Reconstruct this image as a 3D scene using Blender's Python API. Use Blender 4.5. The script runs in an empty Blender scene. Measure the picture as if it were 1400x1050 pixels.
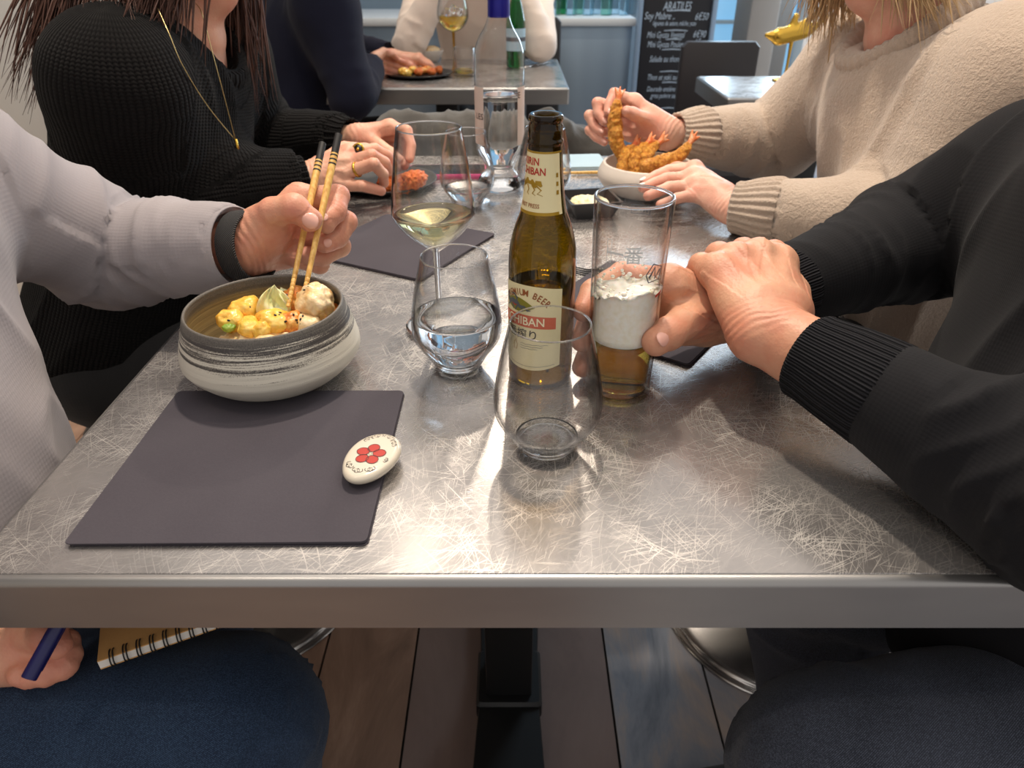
import bpy, math, random
import numpy as np
from mathutils import Vector, Matrix
random.seed(7); RNG = np.random.default_rng(7)
SC = bpy.context.scene; COL = SC.collection
PI = math.pi
# ------------------------------------------------------------------ camera, world, lights, exposure
FPX = 971.0; PITCH = math.radians(31.5); CAMZ = 1.107
CP, SP = math.cos(PITCH), math.sin(PITCH)
cam_d = bpy.data.cameras.new('camera'); cam = bpy.data.objects.new('camera', cam_d); COL.objects.link(cam)
cam.location = (0, 0, CAMZ); cam.rotation_euler = (PI/2 - PITCH, 0, 0)
cam_d.sensor_width = 36; cam_d.lens = FPX/1400*36; cam_d.clip_start = .02
cam_d.dof.use_dof = True; cam_d.dof.focus_distance = .64; cam_d.dof.aperture_fstop = 10
SC.camera = cam
SC.view_settings.view_transform = 'Standard'; SC.view_settings.look = 'None'
SC.view_settings.gamma = 1; SC.view_settings.exposure = 0.34; SC.view_settings.use_curve_mapping = False
SC.cycles.use_denoising = True
SC.cycles.max_bounces = 14; SC.cycles.transmission_bounces = 12; SC.cycles.transparent_max_bounces = 32
SC.cycles.sample_clamp_indirect = 4.0; SC.cycles.sample_clamp_direct = 20.0
w = bpy.data.worlds.new('world'); SC.world = w; w.use_nodes = True
w.node_tree.nodes['Background'].inputs[0].default_value = (1.0, .955, .92, 1)
w.node_tree.nodes['Background'].inputs[1].default_value = .52
def spot(loc, tgt, power, size=2.2, radius=.04, color=(1, .86, .70), blend=.6):
    d = bpy.data.lights.new('ceiling_spot', 'SPOT'); o = bpy.data.objects.new('ceiling_spot', d); COL.objects.link(o)
    o.location = loc; o.rotation_euler = (Vector(tgt)-Vector(loc)).to_track_quat('-Z', 'Y').to_euler()
    d.energy = power; d.spot_size = size; d.spot_blend = blend; d.shadow_soft_size = radius; d.color = color
    return o
def area(loc, tgt, power, sx, sy, color):
    d = bpy.data.lights.new('area_light', 'AREA'); o = bpy.data.objects.new('area_light', d); COL.objects.link(o)
    d.shape = 'RECTANGLE'; d.size = sx; d.size_y = sy; d.energy = power; d.color = color
    o.location = loc; o.rotation_euler = (Vector(tgt)-Vector(loc)).to_track_quat('-Z', 'Y').to_euler()
    return o
spot((-.40, 2.20, 2.60), (-.1, .7, .75), 3.5, 1.5, .025)
spot((.02, 1.22, 2.60), (.0, .7, .75), 92, 1.8)
spot((.75, .95, 2.60), (.2, .6, .75), 16, 1.7)
spot((.1, 3.2, 2.60), (.0, 2.6, .75), 70, 2.0)
spot((-.75, .2, 2.60), (-.4, .5, .75), 14, 1.8)
area((0, 1.4, 2.75), (0, 1.4, 0), 13, 3.0, 3.6, (1, .92, .84))
area((1.6, 4.3, 1.7), (.3, 2.4, .8), 46, 1.2, 1.6, (.62, .82, 1.0))
# ------------------------------------------------------------------ pixel frame helpers (reading the photograph)
def P(px, py, Y=None, z=None):
    u, v = (px-700)/FPX, (525-py)/FPX
    d = (u, CP+v*SP, -SP+v*CP)
    t = Y/d[1] if z is None else (z-CAMZ)/d[2]
    return np.array([t*d[0], t*d[1], CAMZ+t*d[2]])
def T(px, py, z=.75): return P(px, py, z=z)
# ------------------------------------------------------------------ material helpers
def lin(r, g, b):
    f = lambda c: (c/255/12.92 if c/255 <= .04045 else ((c/255+.055)/1.055)**2.4)
    return (f(r), f(g), f(b), 1)
class NT:
    def __init__(s, name):
        s.m = bpy.data.materials.new(name); s.m.use_nodes = True; s.nt = s.m.node_tree
        s.b = s.nt.nodes['Principled BSDF']; s.out = s.nt.nodes['Material Output']
    def n(s, t, **kw):
        o = s.nt.nodes.new(t)
        for k, v in kw.items(): setattr(o, k, v)
        return o
    def l(s, a, b): s.nt.links.new(a, b)
    def set(s, sock, v):
        if isinstance(v, bpy.types.NodeSocket): s.l(v, sock)
        else: sock.default_value = v
    def math(s, op, a, b=0.0, c=0.0):
        o = s.n('ShaderNodeMath', operation=op)
        s.set(o.inputs[0], a); s.set(o.inputs[1], b); s.set(o.inputs[2], c); return o.outputs[0]
    def coord(s, kind='Object'): return s.n('ShaderNodeTexCoord').outputs[kind]
    def map(s, vec, scale=(1, 1, 1), rot=(0, 0, 0), loc=(0, 0, 0)):
        o = s.n('ShaderNodeMapping'); s.l(vec, o.inputs[0])
        o.inputs['Scale'].default_value = scale; o.inputs['Rotation'].default_value = rot; o.inputs['Location'].default_value = loc
        return o.outputs[0]
    def noise(s, vec, scale=5, detail=3, rough=.5, dist=0):
        o = s.n('ShaderNodeTexNoise'); s.l(vec, o.inputs['Vector'])
        o.inputs['Scale'].default_value = scale; o.inputs['Detail'].default_value = detail
        o.inputs['Roughness'].default_value = rough; o.inputs['Distortion'].default_value = dist
        return o.outputs['Fac']
    def ramp(s, fac, stops, interp='LINEAR'):
        o = s.n('ShaderNodeValToRGB'); s.set(o.inputs[0], fac); cr = o.color_ramp; cr.interpolation = interp
        while len(cr.elements) < len(stops): cr.elements.new(.5)
        for e, (p, c) in zip(cr.elements, stops):
            e.position = p; e.color = c if len(c) == 4 else (*c, 1)
        return o.outputs[0]
    def mix(s, fac, a, b, blend='MIX'):
        o = s.n('ShaderNodeMix', data_type='RGBA', blend_type=blend)
        s.set(o.inputs[0], fac); s.set(o.inputs[6], a); s.set(o.inputs[7], b); return o.outputs[2]
    def sep(s, vec):
        o = s.n('ShaderNodeSeparateXYZ'); s.l(vec, o.inputs[0]); return o.outputs
    def attr(s, name): return s.n('ShaderNodeAttribute', attribute_name=name).outputs
    def bump(s, h, strength=.5, dist=.001):
        o = s.n('ShaderNodeBump'); o.inputs['Strength'].default_value = strength; o.inputs['Distance'].default_value = dist
        s.set(o.inputs['Height'], h); s.l(o.outputs[0], s.b.inputs['Normal'])
    def p(s, **kw):
        for k, v in kw.items(): s.set(s.b.inputs[k.replace('_', ' ')], v)
        return s
def M(name, col, rough=.5, metal=0, **kw):
    t = NT(name); t.p(Base_Color=col, Roughness=rough, Metallic=metal, **kw); return t.m
WHITE4 = (1, 1, 1, 1)
# ------------------------------------------------------------------ object helpers
WL = {}
def tag(o, label=None, cat=None, group=None, kind=None):
    if label: o['label'] = label
    if cat: o['category'] = cat
    if group: o['group'] = group
    if kind: o['kind'] = kind
    return o
def empty(name, loc, label=None, cat=None, group=None, rz=0):
    o = bpy.data.objects.new(name, None); COL.objects.link(o); o.location = loc; o.rotation_euler = (0, 0, rz)
    o.empty_display_size = .05; WL[o.name] = np.array(loc, float)
    return tag(o, label, cat, group)
def mesh(name, V, F, mat, smooth=True, attrs=None):
    me = bpy.data.meshes.new(name)
    V = np.asarray(V, np.float32)
    if isinstance(F, np.ndarray):
        nf, k = F.shape
        me.vertices.add(len(V)); me.vertices.foreach_set('co', V.ravel())
        me.loops.add(nf*k); me.loops.foreach_set('vertex_index', F.astype(np.int32).ravel())
        me.polygons.add(nf); me.polygons.foreach_set('loop_start', np.arange(0, nf*k, k, dtype=np.int32))
        me.polygons.foreach_set('loop_total', np.full(nf, k, np.int32))
        me.update(calc_edges=True)
    else:
        me.from_pydata([tuple(v) for v in V], [], [tuple(f) for f in F])
    me.polygons.foreach_set('use_smooth', np.full(len(me.polygons), smooth)); me.update()
    for k, a in (attrs or {}).items():
        at = me.attributes.new(k, 'FLOAT_VECTOR', 'POINT'); at.data.foreach_set('vector', np.asarray(a, np.float32).ravel())
    for m in (mat if isinstance(mat, (list, tuple)) else [mat]): me.materials.append(m)
    return me
def obj(name, V, F, mat, parent=None, local=False, smooth=True, loc=None, attrs=None, label=None, cat=None, group=None, kind=None, sharp=None):
    """links ONE mesh object. V in world metres unless local; loc = origin of a top-level thing."""
    V = np.asarray(V, float)
    o = bpy.data.objects.new(name, None if False else mesh(name, V - (0 if local else (WL[parent.name] if parent else (np.array(loc) if loc is not None else 0))), F, mat, smooth, attrs))
    COL.objects.link(o)
    if parent: o.parent = parent; WL[o.name] = WL[parent.name].copy()
    else:
        if loc is not None: o.location = loc
        WL[o.name] = np.array(loc if loc is not None else (0, 0, 0), float)
    if sharp is not None: o.data.set_sharp_from_angle(angle=math.radians(sharp))
    return tag(o, label, cat, group, kind)
def copy_tree(o, parent=None):
    c = o.copy(); COL.objects.link(c)
    if parent: c.parent = parent
    WL[c.name] = WL[o.name].copy()
    for ch in list(o.children): copy_tree(ch, c)
    return c
def join(*parts):
    V, F, n = [], [], 0
    for v, f in parts:
        v = np.asarray(v, float); V.append(v); F += [tuple(int(i)+n for i in q) for q in f]; n += len(v)
    return np.concatenate(V), F
def xf(vf, M4=None, loc=(0, 0, 0), rot=(0, 0, 0), sc=(1, 1, 1)):
    V = np.asarray(vf[0], float)*np.array(sc)
    R = np.array(Matrix.Rotation(rot[2], 3, 'Z') @ Matrix.Rotation(rot[1], 3, 'Y') @ Matrix.Rotation(rot[0], 3, 'X'))
    return V @ R.T + np.array(loc), vf[1]
def box(cx, cy, cz, sx, sy, sz, bev=0):
    """box with chamfered vertical and horizontal edges when bev > 0"""
    if bev <= 0:
        V = [(cx+a*sx/2, cy+b*sy/2, cz+c*sz/2) for c in (-1, 1) for b in (-1, 1) for a in (-1, 1)]
        return np.array(V), [(0, 2, 3, 1), (4, 5, 7, 6), (0, 1, 5, 4), (2, 6, 7, 3), (0, 4, 6, 2), (1, 3, 7, 5)]
    return prism(rrect(sx, sy, bev, 2), sz, bev, (cx, cy, cz-sz/2))
def rrect(sx, sy, r, n=4):
    pts = []
    for (qx, qy, a0) in ((1, 1, 0), (-1, 1, 90), (-1, -1, 180), (1, -1, 270)):
        for i in range(n+1):
            a = math.radians(a0+90*i/n); pts.append((qx*(sx/2-r)+r*math.cos(a), qy*(sy/2-r)+r*math.sin(a)))
    return pts
def prism(poly, h, bev=0, loc=(0, 0, 0)):
    """extruded polygon standing on z=0 with chamfered top and bottom edge"""
    poly = np.array(poly); n = len(poly); c = poly.mean(0)
    d = poly-c; ln = np.linalg.norm(d, axis=1, keepdims=True); ins = poly - d/np.maximum(ln, 1e-9)*bev
    rings = [(ins, 0), (poly, bev), (poly, h-bev), (ins, h)] if bev > 0 else [(poly, 0), (poly, h)]
    V = np.concatenate([np.c_[r, np.full(n, z)] for r, z in rings]) + np.array(loc)
    F = [tuple(range(n-1, -1, -1)), tuple(range((len(rings)-1)*n, len(rings)*n))]
    for k in range(len(rings)-1):
        for i in range(n):
            j = (i+1) % n; F.append((k*n+i, k*n+j, (k+1)*n+j, (k+1)*n+i))
    return V, F
def lathe(prof, n=64):
    V, F, rings = [], [], []
    for r, z in prof:
        if r < 1e-6: rings.append([len(V)]); V.append((0, 0, z))
        else:
            rings.append(list(range(len(V), len(V)+n)))
            V += [(r*math.cos(2*PI*i/n), r*math.sin(2*PI*i/n), z) for i in range(n)]
    for a, b in zip(rings, rings[1:]):
        for i in range(n):
            j = (i+1) % n
            if len(a) == 1 and len(b) == 1: continue
            if len(a) == 1: F.append((a[0], b[j], b[i]))
            elif len(b) == 1: F.append((a[i], a[j], b[0]))
            else: F.append((a[i], a[j], b[j], b[i]))
    return np.array(V), F
def smooth_prof(pts, n=6):
    """Catmull-Rom resampling of a lathe profile"""
    p = np.array(pts, float); q = np.vstack([2*p[0]-p[1], p, 2*p[-1]-p[-2]]); out = []
    for i in range(1, len(q)-2):
        for k in range(n):
            t = k/n; a, b, c, d = q[i-1], q[i], q[i+1], q[i+2]
            out.append(.5*((2*b)+(-a+c)*t+(2*a-5*b+4*c-d)*t*t+(-a+3*b-3*c+d)*t**3))
    out.append(p[-1]); out = np.array(out)
    if out.shape[1] == 2: out[:, 0] = np.maximum(out[:, 0], 0)
    return out
def tube(pts, r, n=8, caps=True):
    pts = np.array(pts, float); m = len(pts); r = np.full(m, r) if np.isscalar(r) else np.array(r)
    tan = np.gradient(pts, axis=0); tan /= np.linalg.norm(tan, axis=1, keepdims=True)+1e-12
    up = np.array([0, 0, 1.]) if abs(tan[0][2]) < .9 else np.array([1., 0, 0])
    V = []
    for i in range(m):
        s = np.cross(tan[i], up); s /= np.linalg.norm(s)+1e-12; up = np.cross(s, tan[i])
        for k in range(n):
            a = 2*PI*k/n; V.append(pts[i]+r[i]*(math.cos(a)*s+math.sin(a)*up))
    F = [(i*n+k, i*n+(k+1) % n, (i+1)*n+(k+1) % n, (i+1)*n+k) for i in range(m-1) for k in range(n)]
    if caps: F += [tuple(range(n-1, -1, -1)), tuple(range((m-1)*n, m*n))]
    return np.array(V), F
def ball(c, r, nu=16, nv=10):
    r = np.array([r]*3 if np.isscalar(r) else r)
    V, F = lathe([(math.sin(PI*i/nv), -math.cos(PI*i/nv)) for i in range(nv+1)], nu)
    return V*r+np.array(c), F
def frame(a, b, up=(0, 0, 1)):
    z = np.array(b, float)-np.array(a, float); z /= np.linalg.norm(z); x = np.cross(up, z)
    if np.linalg.norm(x) < 1e-4: x = np.cross((1, 0, 0), z)
    x /= np.linalg.norm(x); return np.stack([x, np.cross(z, x), z], 1)   # columns
def along(vf, a, b, up=(0, 0, 1)):
    return np.asarray(vf[0]) @ frame(a, b, up).T + np.array(a), vf[1]
def text(s, size, shear=0, sx=1, bold=0):
    cu = bpy.data.curves.new('t', 'FONT'); cu.body = s; cu.size = size; cu.align_x = 'CENTER'; cu.align_y = 'CENTER'; cu.shear = shear; cu.resolution_u = 3; cu.offset = bold*size
    o = bpy.data.objects.new('t', cu); COL.objects.link(o); dg = bpy.context.evaluated_depsgraph_get(); dg.update()
    me = o.evaluated_get(dg).to_mesh()
    V = np.array([tuple(v.co) for v in me.vertices]).reshape(-1, 3); F = [tuple(p.vertices) for p in me.polygons]
    o.evaluated_get(dg).to_mesh_clear(); bpy.data.objects.remove(o); bpy.data.curves.remove(cu)
    V[:, 0] *= sx
    return V, F
def stroke(pts, wd):
    """flat ribbon in xy"""
    p = np.array(pts, float); wd = np.full(len(p), wd) if np.isscalar(wd) else np.array(wd)
    t = np.gradient(p, axis=0); t /= np.linalg.norm(t, axis=1, keepdims=True)+1e-12; nn = np.c_[-t[:, 1], t[:, 0]]
    V = np.concatenate([p+nn*wd[:, None]/2, p-nn*wd[:, None]/2]); m = len(p)
    return np.c_[V, np.zeros(2*m)], [(i, m+i, m+i+1, i+1) for i in range(m-1)]
def disc(cx, cy, rx, ry=None, n=20, a=0):
    ry = ry or rx; c, s = math.cos(a), math.sin(a)
    V = [(cx+rx*math.cos(2*PI*i/n)*c-ry*math.sin(2*PI*i/n)*s, cy+rx*math.cos(2*PI*i/n)*s+ry*math.sin(2*PI*i/n)*c, 0) for i in range(n)]
    return np.array(V), [tuple(range(n))]
# ------------------------------------------------------------------ implicit surfaces for bodies, cloth and food
def vnoise(p, seed=0):
    p = np.asarray(p, float); i = np.floor(p).astype(np.int64); f = p-i; f = f*f*(3-2*f); out = 0
    for dx in (0, 1):
        for dy in (0, 1):
            for dz in (0, 1):
                h = (i[..., 0]+dx)*374761393+(i[..., 1]+dy)*668265263+(i[..., 2]+dz)*1274126177+seed*1442695
                h = (h ^ (h >> 13))*1103515245; h = (h ^ (h >> 16)) & 0xffff
                wgt = (f[..., 0] if dx else 1-f[..., 0])*(f[..., 1] if dy else 1-f[..., 1])*(f[..., 2] if dz else 1-f[..., 2])
                out = out+wgt*(h/32767.5-1)
    return out
class Field:
    def __init__(s, lo, hi, h):
        s.lo = np.array(lo, float); s.h = h; s.n = np.ceil((np.array(hi)-s.lo)/h).astype(int)+1
        s.f = np.full(s.n, .08, np.float32)
    def _win(s, lo, hi):
        a = np.clip(np.floor((lo-s.lo)/s.h).astype(int), 0, s.n); b = np.clip(np.ceil((hi-s.lo)/s.h).astype(int)+1, 0, s.n)
        if np.any(b <= a): return None
        g = np.meshgrid(*[(s.lo[i]+np.arange(a[i], b[i])*s.h).astype(np.float32) for i in range(3)], indexing='ij', sparse=True)
        return (slice(a[0], b[0]), slice(a[1], b[1]), slice(a[2], b[2])), g
    def _put(s, sl, d, k, sub):
        f = s.f[sl]
        if sub:
            d = -d
            hh = np.maximum(k-np.abs(f-d), 0)/k if k > 0 else 0
            s.f[sl] = np.maximum(f, d)+hh*hh*k/4
        else:
            hh = np.maximum(k-np.abs(f-d), 0)/k if k > 0 else 0
            s.f[sl] = np.minimum(f, d)-hh*hh*k/4
    def chain(s, pts, rad, k=.01, sub=False):
        pts = np.array(pts, float); rad = np.full(len(pts), rad) if np.isscalar(rad) else np.array(rad, float)
        pad = rad.max()+k+3*s.h
        W = s._win(pts.min(0)-pad, pts.max(0)+pad)
        if W is None: return s
        sl, (X, Y, Z) = W; D = None
        for a, b, r1, r2 in zip(pts, pts[1:], rad, rad[1:]):
            ab = b-a; L = ab@ab+1e-12
            t = np.clip(((X-a[0])*ab[0]+(Y-a[1])*ab[1]+(Z-a[2])*ab[2])/L, 0, 1)
            d = np.sqrt((X-a[0]-t*ab[0])**2+(Y-a[1]-t*ab[1])**2+(Z-a[2]-t*ab[2])**2)-(r1+t*(r2-r1))
            D = d if D is None else np.minimum(D, d)
        s._put(sl, D.astype(np.float32), k, sub); return s
    def ell(s, c, r, R=None, k=.02, sub=False):
        c = np.array(c, float); r = np.array(r, float); pad = r.max()+k+3*s.h
        W = s._win(c-pad, c+pad)
        if W is None: return s
        sl, (X, Y, Z) = W; q = [X-c[0], Y-c[1], Z-c[2]]
        if R is not None: q = [q[0]*R[0, i]+q[1]*R[1, i]+q[2]*R[2, i] for i in range(3)]
        k0 = np.sqrt(sum((q[i]/r[i])**2 for i in range(3))); k1 = np.sqrt(sum((q[i]/r[i]**2)**2 for i in range(3)))+1e-9
        s._put(sl, (k0*(k0-1)/k1).astype(np.float32), k, sub); return s
    def union(s, o, k):
        hh = np.maximum(k-np.abs(s.f-o.f), 0)/k; s.f = np.minimum(s.f, o.f)-hh*hh*k/4; return s
    def cut(s, p, nrm):
        """drop everything on the +nrm side of the plane"""
        nrm = np.array(nrm, float); nrm /= np.linalg.norm(nrm)
        g = [s.lo[i]+np.arange(s.n[i])*s.h for i in range(3)]
        d = (g[0]-p[0])[:, None, None]*nrm[0]+(g[1]-p[1])[None, :, None]*nrm[1]+(g[2]-p[2])[None, None, :]*nrm[2]
        s.f = np.maximum(s.f, d.astype(np.float32)); return s
    def mesh(s):
        f = s.f.copy()
        for ax in range(3):
            sl = [slice(None)]*3
            for e in (0, -1): sl[ax] = e; f[tuple(sl)] = np.maximum(f[tuple(sl)], s.h*.5)
        ins = f < 0
        c = [(i, j, k) for i in (0, 1) for j in (0, 1) for k in (0, 1)]
        N = np.array(f.shape)-1
        sub = lambda A, o: A[o[0]:o[0]+N[0], o[1]:o[1]+N[1], o[2]:o[2]+N[2]]
        cnt = sum(sub(ins, o).astype(np.int8) for o in c)
        cells = np.argwhere((cnt > 0) & (cnt < 8))
        idx = np.full(N, -1, np.int64); idx[tuple(cells.T)] = np.arange(len(cells))
        acc = np.zeros((len(cells), 3)); num = np.zeros(len(cells))
        val = {o: f[cells[:, 0]+o[0], cells[:, 1]+o[1], cells[:, 2]+o[2]] for o in c}
        for a in c:
            for ax in range(3):
                if a[ax]: continue
                b = list(a); b[ax] = 1; b = tuple(b)
                va, vb = val[a], val[b]; m = (va < 0) != (vb < 0)
                t = np.where(m, va/np.where(m, va-vb, 1), 0)
                pt = np.tile(np.array(a, float), (len(cells), 1)); pt[:, ax] += t
                acc += pt*m[:, None]; num += m
        V = s.lo+(cells+acc/num[:, None])*s.h
        Q = []
        for ax in range(3):
            o1, o2 = [(1, 2), (2, 0), (0, 1)][ax]
            e = np.argwhere(np.take(ins, range(0, f.shape[ax]-1), ax) != np.take(ins, range(1, f.shape[ax]), ax))
            e = e[(e[:, o1] > 0) & (e[:, o2] > 0) & (e[:, o1] < N[o1]) & (e[:, o2] < N[o2])]
            d1 = np.zeros(3, int); d1[o1] = 1; d2 = np.zeros(3, int); d2[o2] = 1
            q = np.stack([idx[tuple((e-d1-d2).T)], idx[tuple((e-d2).T)], idx[tuple(e.T)], idx[tuple((e-d1).T)]], 1)
            flip = ~ins[tuple(e.T)]; q[flip] = q[flip][:, ::-1]; Q.append(q)
        Q = np.concatenate(Q); Q = Q[(Q >= 0).all(1)]
        return V, Q
def normals(V, F):
    n = np.zeros_like(V); a = V[F[:, 2]]-V[F[:, 0]]; b = V[F[:, 3]]-V[F[:, 1]]; c = np.cross(a, b)
    for i in range(4): np.add.at(n, F[:, i], c)
    return n/(np.linalg.norm(n, axis=1, keepdims=True)+1e-12)
def relax(V, F, it=1, lam=.5):
    for _ in range(it):
        acc = np.zeros_like(V); num = np.zeros(len(V))
        for i in range(4):
            for j in (1, 3):
                np.add.at(acc, F[:, i], V[F[:, (i+j) % 4]]); np.add.at(num, F[:, i], 1)
        V = V+lam*(acc/np.maximum(num, 1)[:, None]-V)
    return V
def limb_uv(V, chains):
    """per vertex: arc length along, distance around, limb number of the nearest limb"""
    best = np.full(len(V), 1e9); uv = np.zeros((len(V), 3))
    for ci, (pts, rad) in enumerate(chains):
        pts = np.array(pts, float); rad = np.array(rad if not np.isscalar(rad) else [rad]*len(pts), float); L0 = ci*3.0
        for a, b, r1, r2 in zip(pts, pts[1:], rad, rad[1:]):
            ab = b-a; L = np.linalg.norm(ab); Fm = frame(a, b)
            t = ((V-a)@ab)/L**2; tc = np.clip(t, 0, 1); q = V-a-tc[:, None]*ab
            d = np.linalg.norm(q, axis=1)/(r1+tc*(r2-r1)); m = d < best
            th = np.arctan2(q@Fm[:, 1], q@Fm[:, 0])
            best[m] = d[m]; uv[m, 0] = (L0+t*L)[m]; uv[m, 1] = (th*(r1+r2)/2)[m]; uv[m, 2] = ci
            L0 += L
    return uv
def cat(*ms):
    V, F, n = [], [], 0
    for v, f in ms: V.append(v); F.append(f+n); n += len(v)
    return np.concatenate(V), np.concatenate(F)
# ------------------------------------------------------------------ materials
def mat_steel():
    t = NT('scratched_steel'); c = t.coord(); scr = None
    warp = t.n('ShaderNodeTexNoise'); t.l(c, warp.inputs['Vector']); warp.inputs['Scale'].default_value = 5; warp.inputs['Detail'].default_value = 1
    wv = t.n('ShaderNodeVectorMath', operation='SCALE'); t.l(warp.outputs['Color'], wv.inputs[0]); wv.inputs['Scale'].default_value = .10
    cc = t.n('ShaderNodeVectorMath', operation='ADD'); t.l(c, cc.inputs[0]); t.l(wv.outputs[0], cc.inputs[1]); cw = cc.outputs[0]
    for i, (ang, sx, sy, th) in enumerate(((8, 20, 1150, .715), (62, 17, 1250, .72), (128, 24, 1200, .715), (95, 15, 1350, .725), (-25, 28, 1300, .715), (160, 50, 1500, .70), (40, 10, 1000, .745), (110, 60, 1600, .70))):
        m = t.map(t.map(cw, rot=(0, 0, math.radians(ang)), loc=(i*1.7, i*.9, 0)), scale=(sx, sy, 1))
        nz = t.noise(m, 1.0, 0, .4)
        s_ = t.math('MULTIPLY', t.math('GREATER_THAN', nz, th), t.math('SUBTRACT', nz, th-.05))
        scr = s_ if scr is None else t.math('MAXIMUM', scr, s_)
    scr = t.math('MULTIPLY', t.math('MINIMUM', t.math('MULTIPLY', scr, 8), 1), t.ramp(t.noise(c, 14, 2), [(.35, (.25, .25, .25)), (.65, (1, 1, 1))]))
    blot = t.noise(c, 9, 4, .6); fine = t.noise(t.map(c, scale=(60, 90, 1)), 6, 4, .65)
    base = t.ramp(blot, [(.3, lin(146, 142, 141)), (.5, lin(162, 158, 156)), (.7, lin(176, 171, 168))])
    base = t.mix(t.math('MULTIPLY', scr, .5), base, lin(244, 238, 230)); base = t.mix(t.math('MULTIPLY', t.math('GREATER_THAN', fine, .66), .35), base, lin(110, 100, 96))  # real scratches, their catch of light also mixed into the colour as pale lines
    t.p(Base_Color=base, Metallic=.72)
    t.p(Roughness=t.math('ADD', t.math('MULTIPLY', blot, .14), t.math('ADD', t.math('MULTIPLY', scr, .22), .14)))
    t.bump(t.math('ADD', t.math('MULTIPLY', scr, -.6), t.math('MULTIPLY', fine, .3)), .14, .0005)
    return t.m
def mat_edge():
    t = NT('steel_edge'); c = t.coord(); n = t.noise(t.map(c, scale=(4, 4, 14)), 1, 3)
    t.p(Base_Color=t.ramp(n, [(.3, lin(150, 148, 147)), (.7, lin(168, 166, 164))]), Metallic=.9, Roughness=.34); return t.m
def mat_skin(name, base, red, scale=1):
    t = NT(name); c = t.coord(); n = t.noise(c, 22, 4, .6); n2 = t.noise(c, 130, 2)
    tip = t.sep(t.attr('limb')[1])[0]
    col = t.mix(t.math('MULTIPLY', t.ramp(n, [(.35, (0, 0, 0)), (.7, (1, 1, 1))]), .8), base, red)
    col = t.mix(t.math('MULTIPLY', tip, .55), col, red)
    t.p(Base_Color=col, Roughness=.46, Specular_IOR_Level=.4, Subsurface_Weight=.15, Subsurface_Scale=.003, Subsurface_Radius=(1, .35, .2))
    v = t.n('ShaderNodeTexVoronoi'); t.l(c, v.inputs['Vector']); v.inputs['Scale'].default_value = 420
    t.bump(t.math('ADD', t.math('MULTIPLY', n2, .9), t.math('MULTIPLY', v.outputs['Distance'], .4)), .36, .0012); return t.m
def mat_cloth(name, a, b, weave=900, rough=.9, bump=.35, fuzz=0.15, big=12):
    t = NT(name); c = t.coord(); n = t.noise(c, big, 4, .6); uv = t.sep(t.attr('limb')[1])
    f1 = t.math('SINE', t.math('MULTIPLY', uv[0], weave)); f2 = t.math('SINE', t.math('MULTIPLY', uv[1], weave*1.13))
    fn = t.noise(c, weave*.9, 2)
    h = t.math('ADD', t.math('MULTIPLY', t.math('ADD', f1, f2), .18), fn)
    col = t.mix(n, a, b); col = t.mix(t.math('MULTIPLY', t.math('SUBTRACT', fn, .35), .5), col, b)
    t.p(Base_Color=col, Roughness=rough, Sheen_Weight=fuzz, Sheen_Roughness=.6, Specular_IOR_Level=.2); t.bump(h, bump, .0008); return t.m
def mat_knit(name, a, b, rib=420, stitch=620, bump=.9, dist=.003):
    """V-shaped stitches in ribs running along the limb"""
    t = NT(name); uv = t.sep(t.attr('limb')[1]); c = t.coord()
    wob = t.math('MULTIPLY', t.noise(c, 14, 2), .012)
    vv = t.math('ADD', uv[1], wob)
    r = t.math('ABSOLUTE', t.math('SINE', t.math('MULTIPLY', vv, rib)))
    st = t.math('SINE', t.math('ADD', t.math('MULTIPLY', uv[0], stitch), t.math('MULTIPLY', r, 2.2)))
    h = t.math('ADD', t.math('MULTIPLY', r, 1.0), t.math('MULTIPLY', st, .22)); h = t.math('ADD', h, t.math('MULTIPLY', t.noise(c, 700, 2), .3))
    t.p(Base_Color=t.mix(t.math('MULTIPLY', t.math('MULTIPLY', h, .6), 1), a, b), Roughness=.95, Sheen_Weight=.02, Specular_IOR_Level=.1); t.bump(h, bump, dist); return t.m
def mat_denim(name, a, b, sheen=.1):
    t = NT(name); uv = t.sep(t.attr('limb')[1]); c = t.coord()
    tw = t.math('SINE', t.math('ADD', t.math('MULTIPLY', uv[0], 2600), t.math('MULTIPLY', uv[1], 4200)))
    fn = t.noise(c, 900, 3, .7); n = t.noise(c, 14, 3)
    col = t.mix(t.math('ADD', t.math('MULTIPLY', t.math('GREATER_THAN', t.math('ADD', fn, t.math('MULTIPLY', tw, .12)), .58), .5), t.math('MULTIPLY', n, .35)), a, b)
    t.p(Base_Color=col, Roughness=.9, Sheen_Weight=sheen, Specular_IOR_Level=.2); t.bump(t.math('ADD', tw, fn), .3, .0004); return t.m
def mat_glass(name, tint=WHITE4, ior=1.5, edge=.30):
    """thin clear wall: straight transmission plus Fresnel reflection"""
    t = NT(name); t.nt.nodes.remove(t.b)
    tr = t.n('ShaderNodeBsdfTransparent'); gl = t.n('ShaderNodeBsdfGlossy'); gl.inputs['Roughness'].default_value = .01
    lw = t.n('ShaderNodeLayerWeight'); lw.inputs[0].default_value = .5
    e = t.math('POWER', lw.outputs['Facing'], 3.0)
    dark = tuple(x*edge for x in tint[:3])+(1,)  # grazing edges tinted darker: refraction outlines put into the transmission colour
    t.l(t.mix(e, tint, dark), tr.inputs[0])
    fr = t.math('MULTIPLY_ADD', t.math('POWER', lw.outputs['Facing'], 3.0), .8, .035)
    mx = t.n('ShaderNodeMixShader'); t.l(fr, mx.inputs[0]); t.l(tr.outputs[0], mx.inputs[1]); t.l(gl.outputs[0], mx.inputs[2]); t.l(mx.outputs[0], t.out.inputs[0]); return t.m
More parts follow.
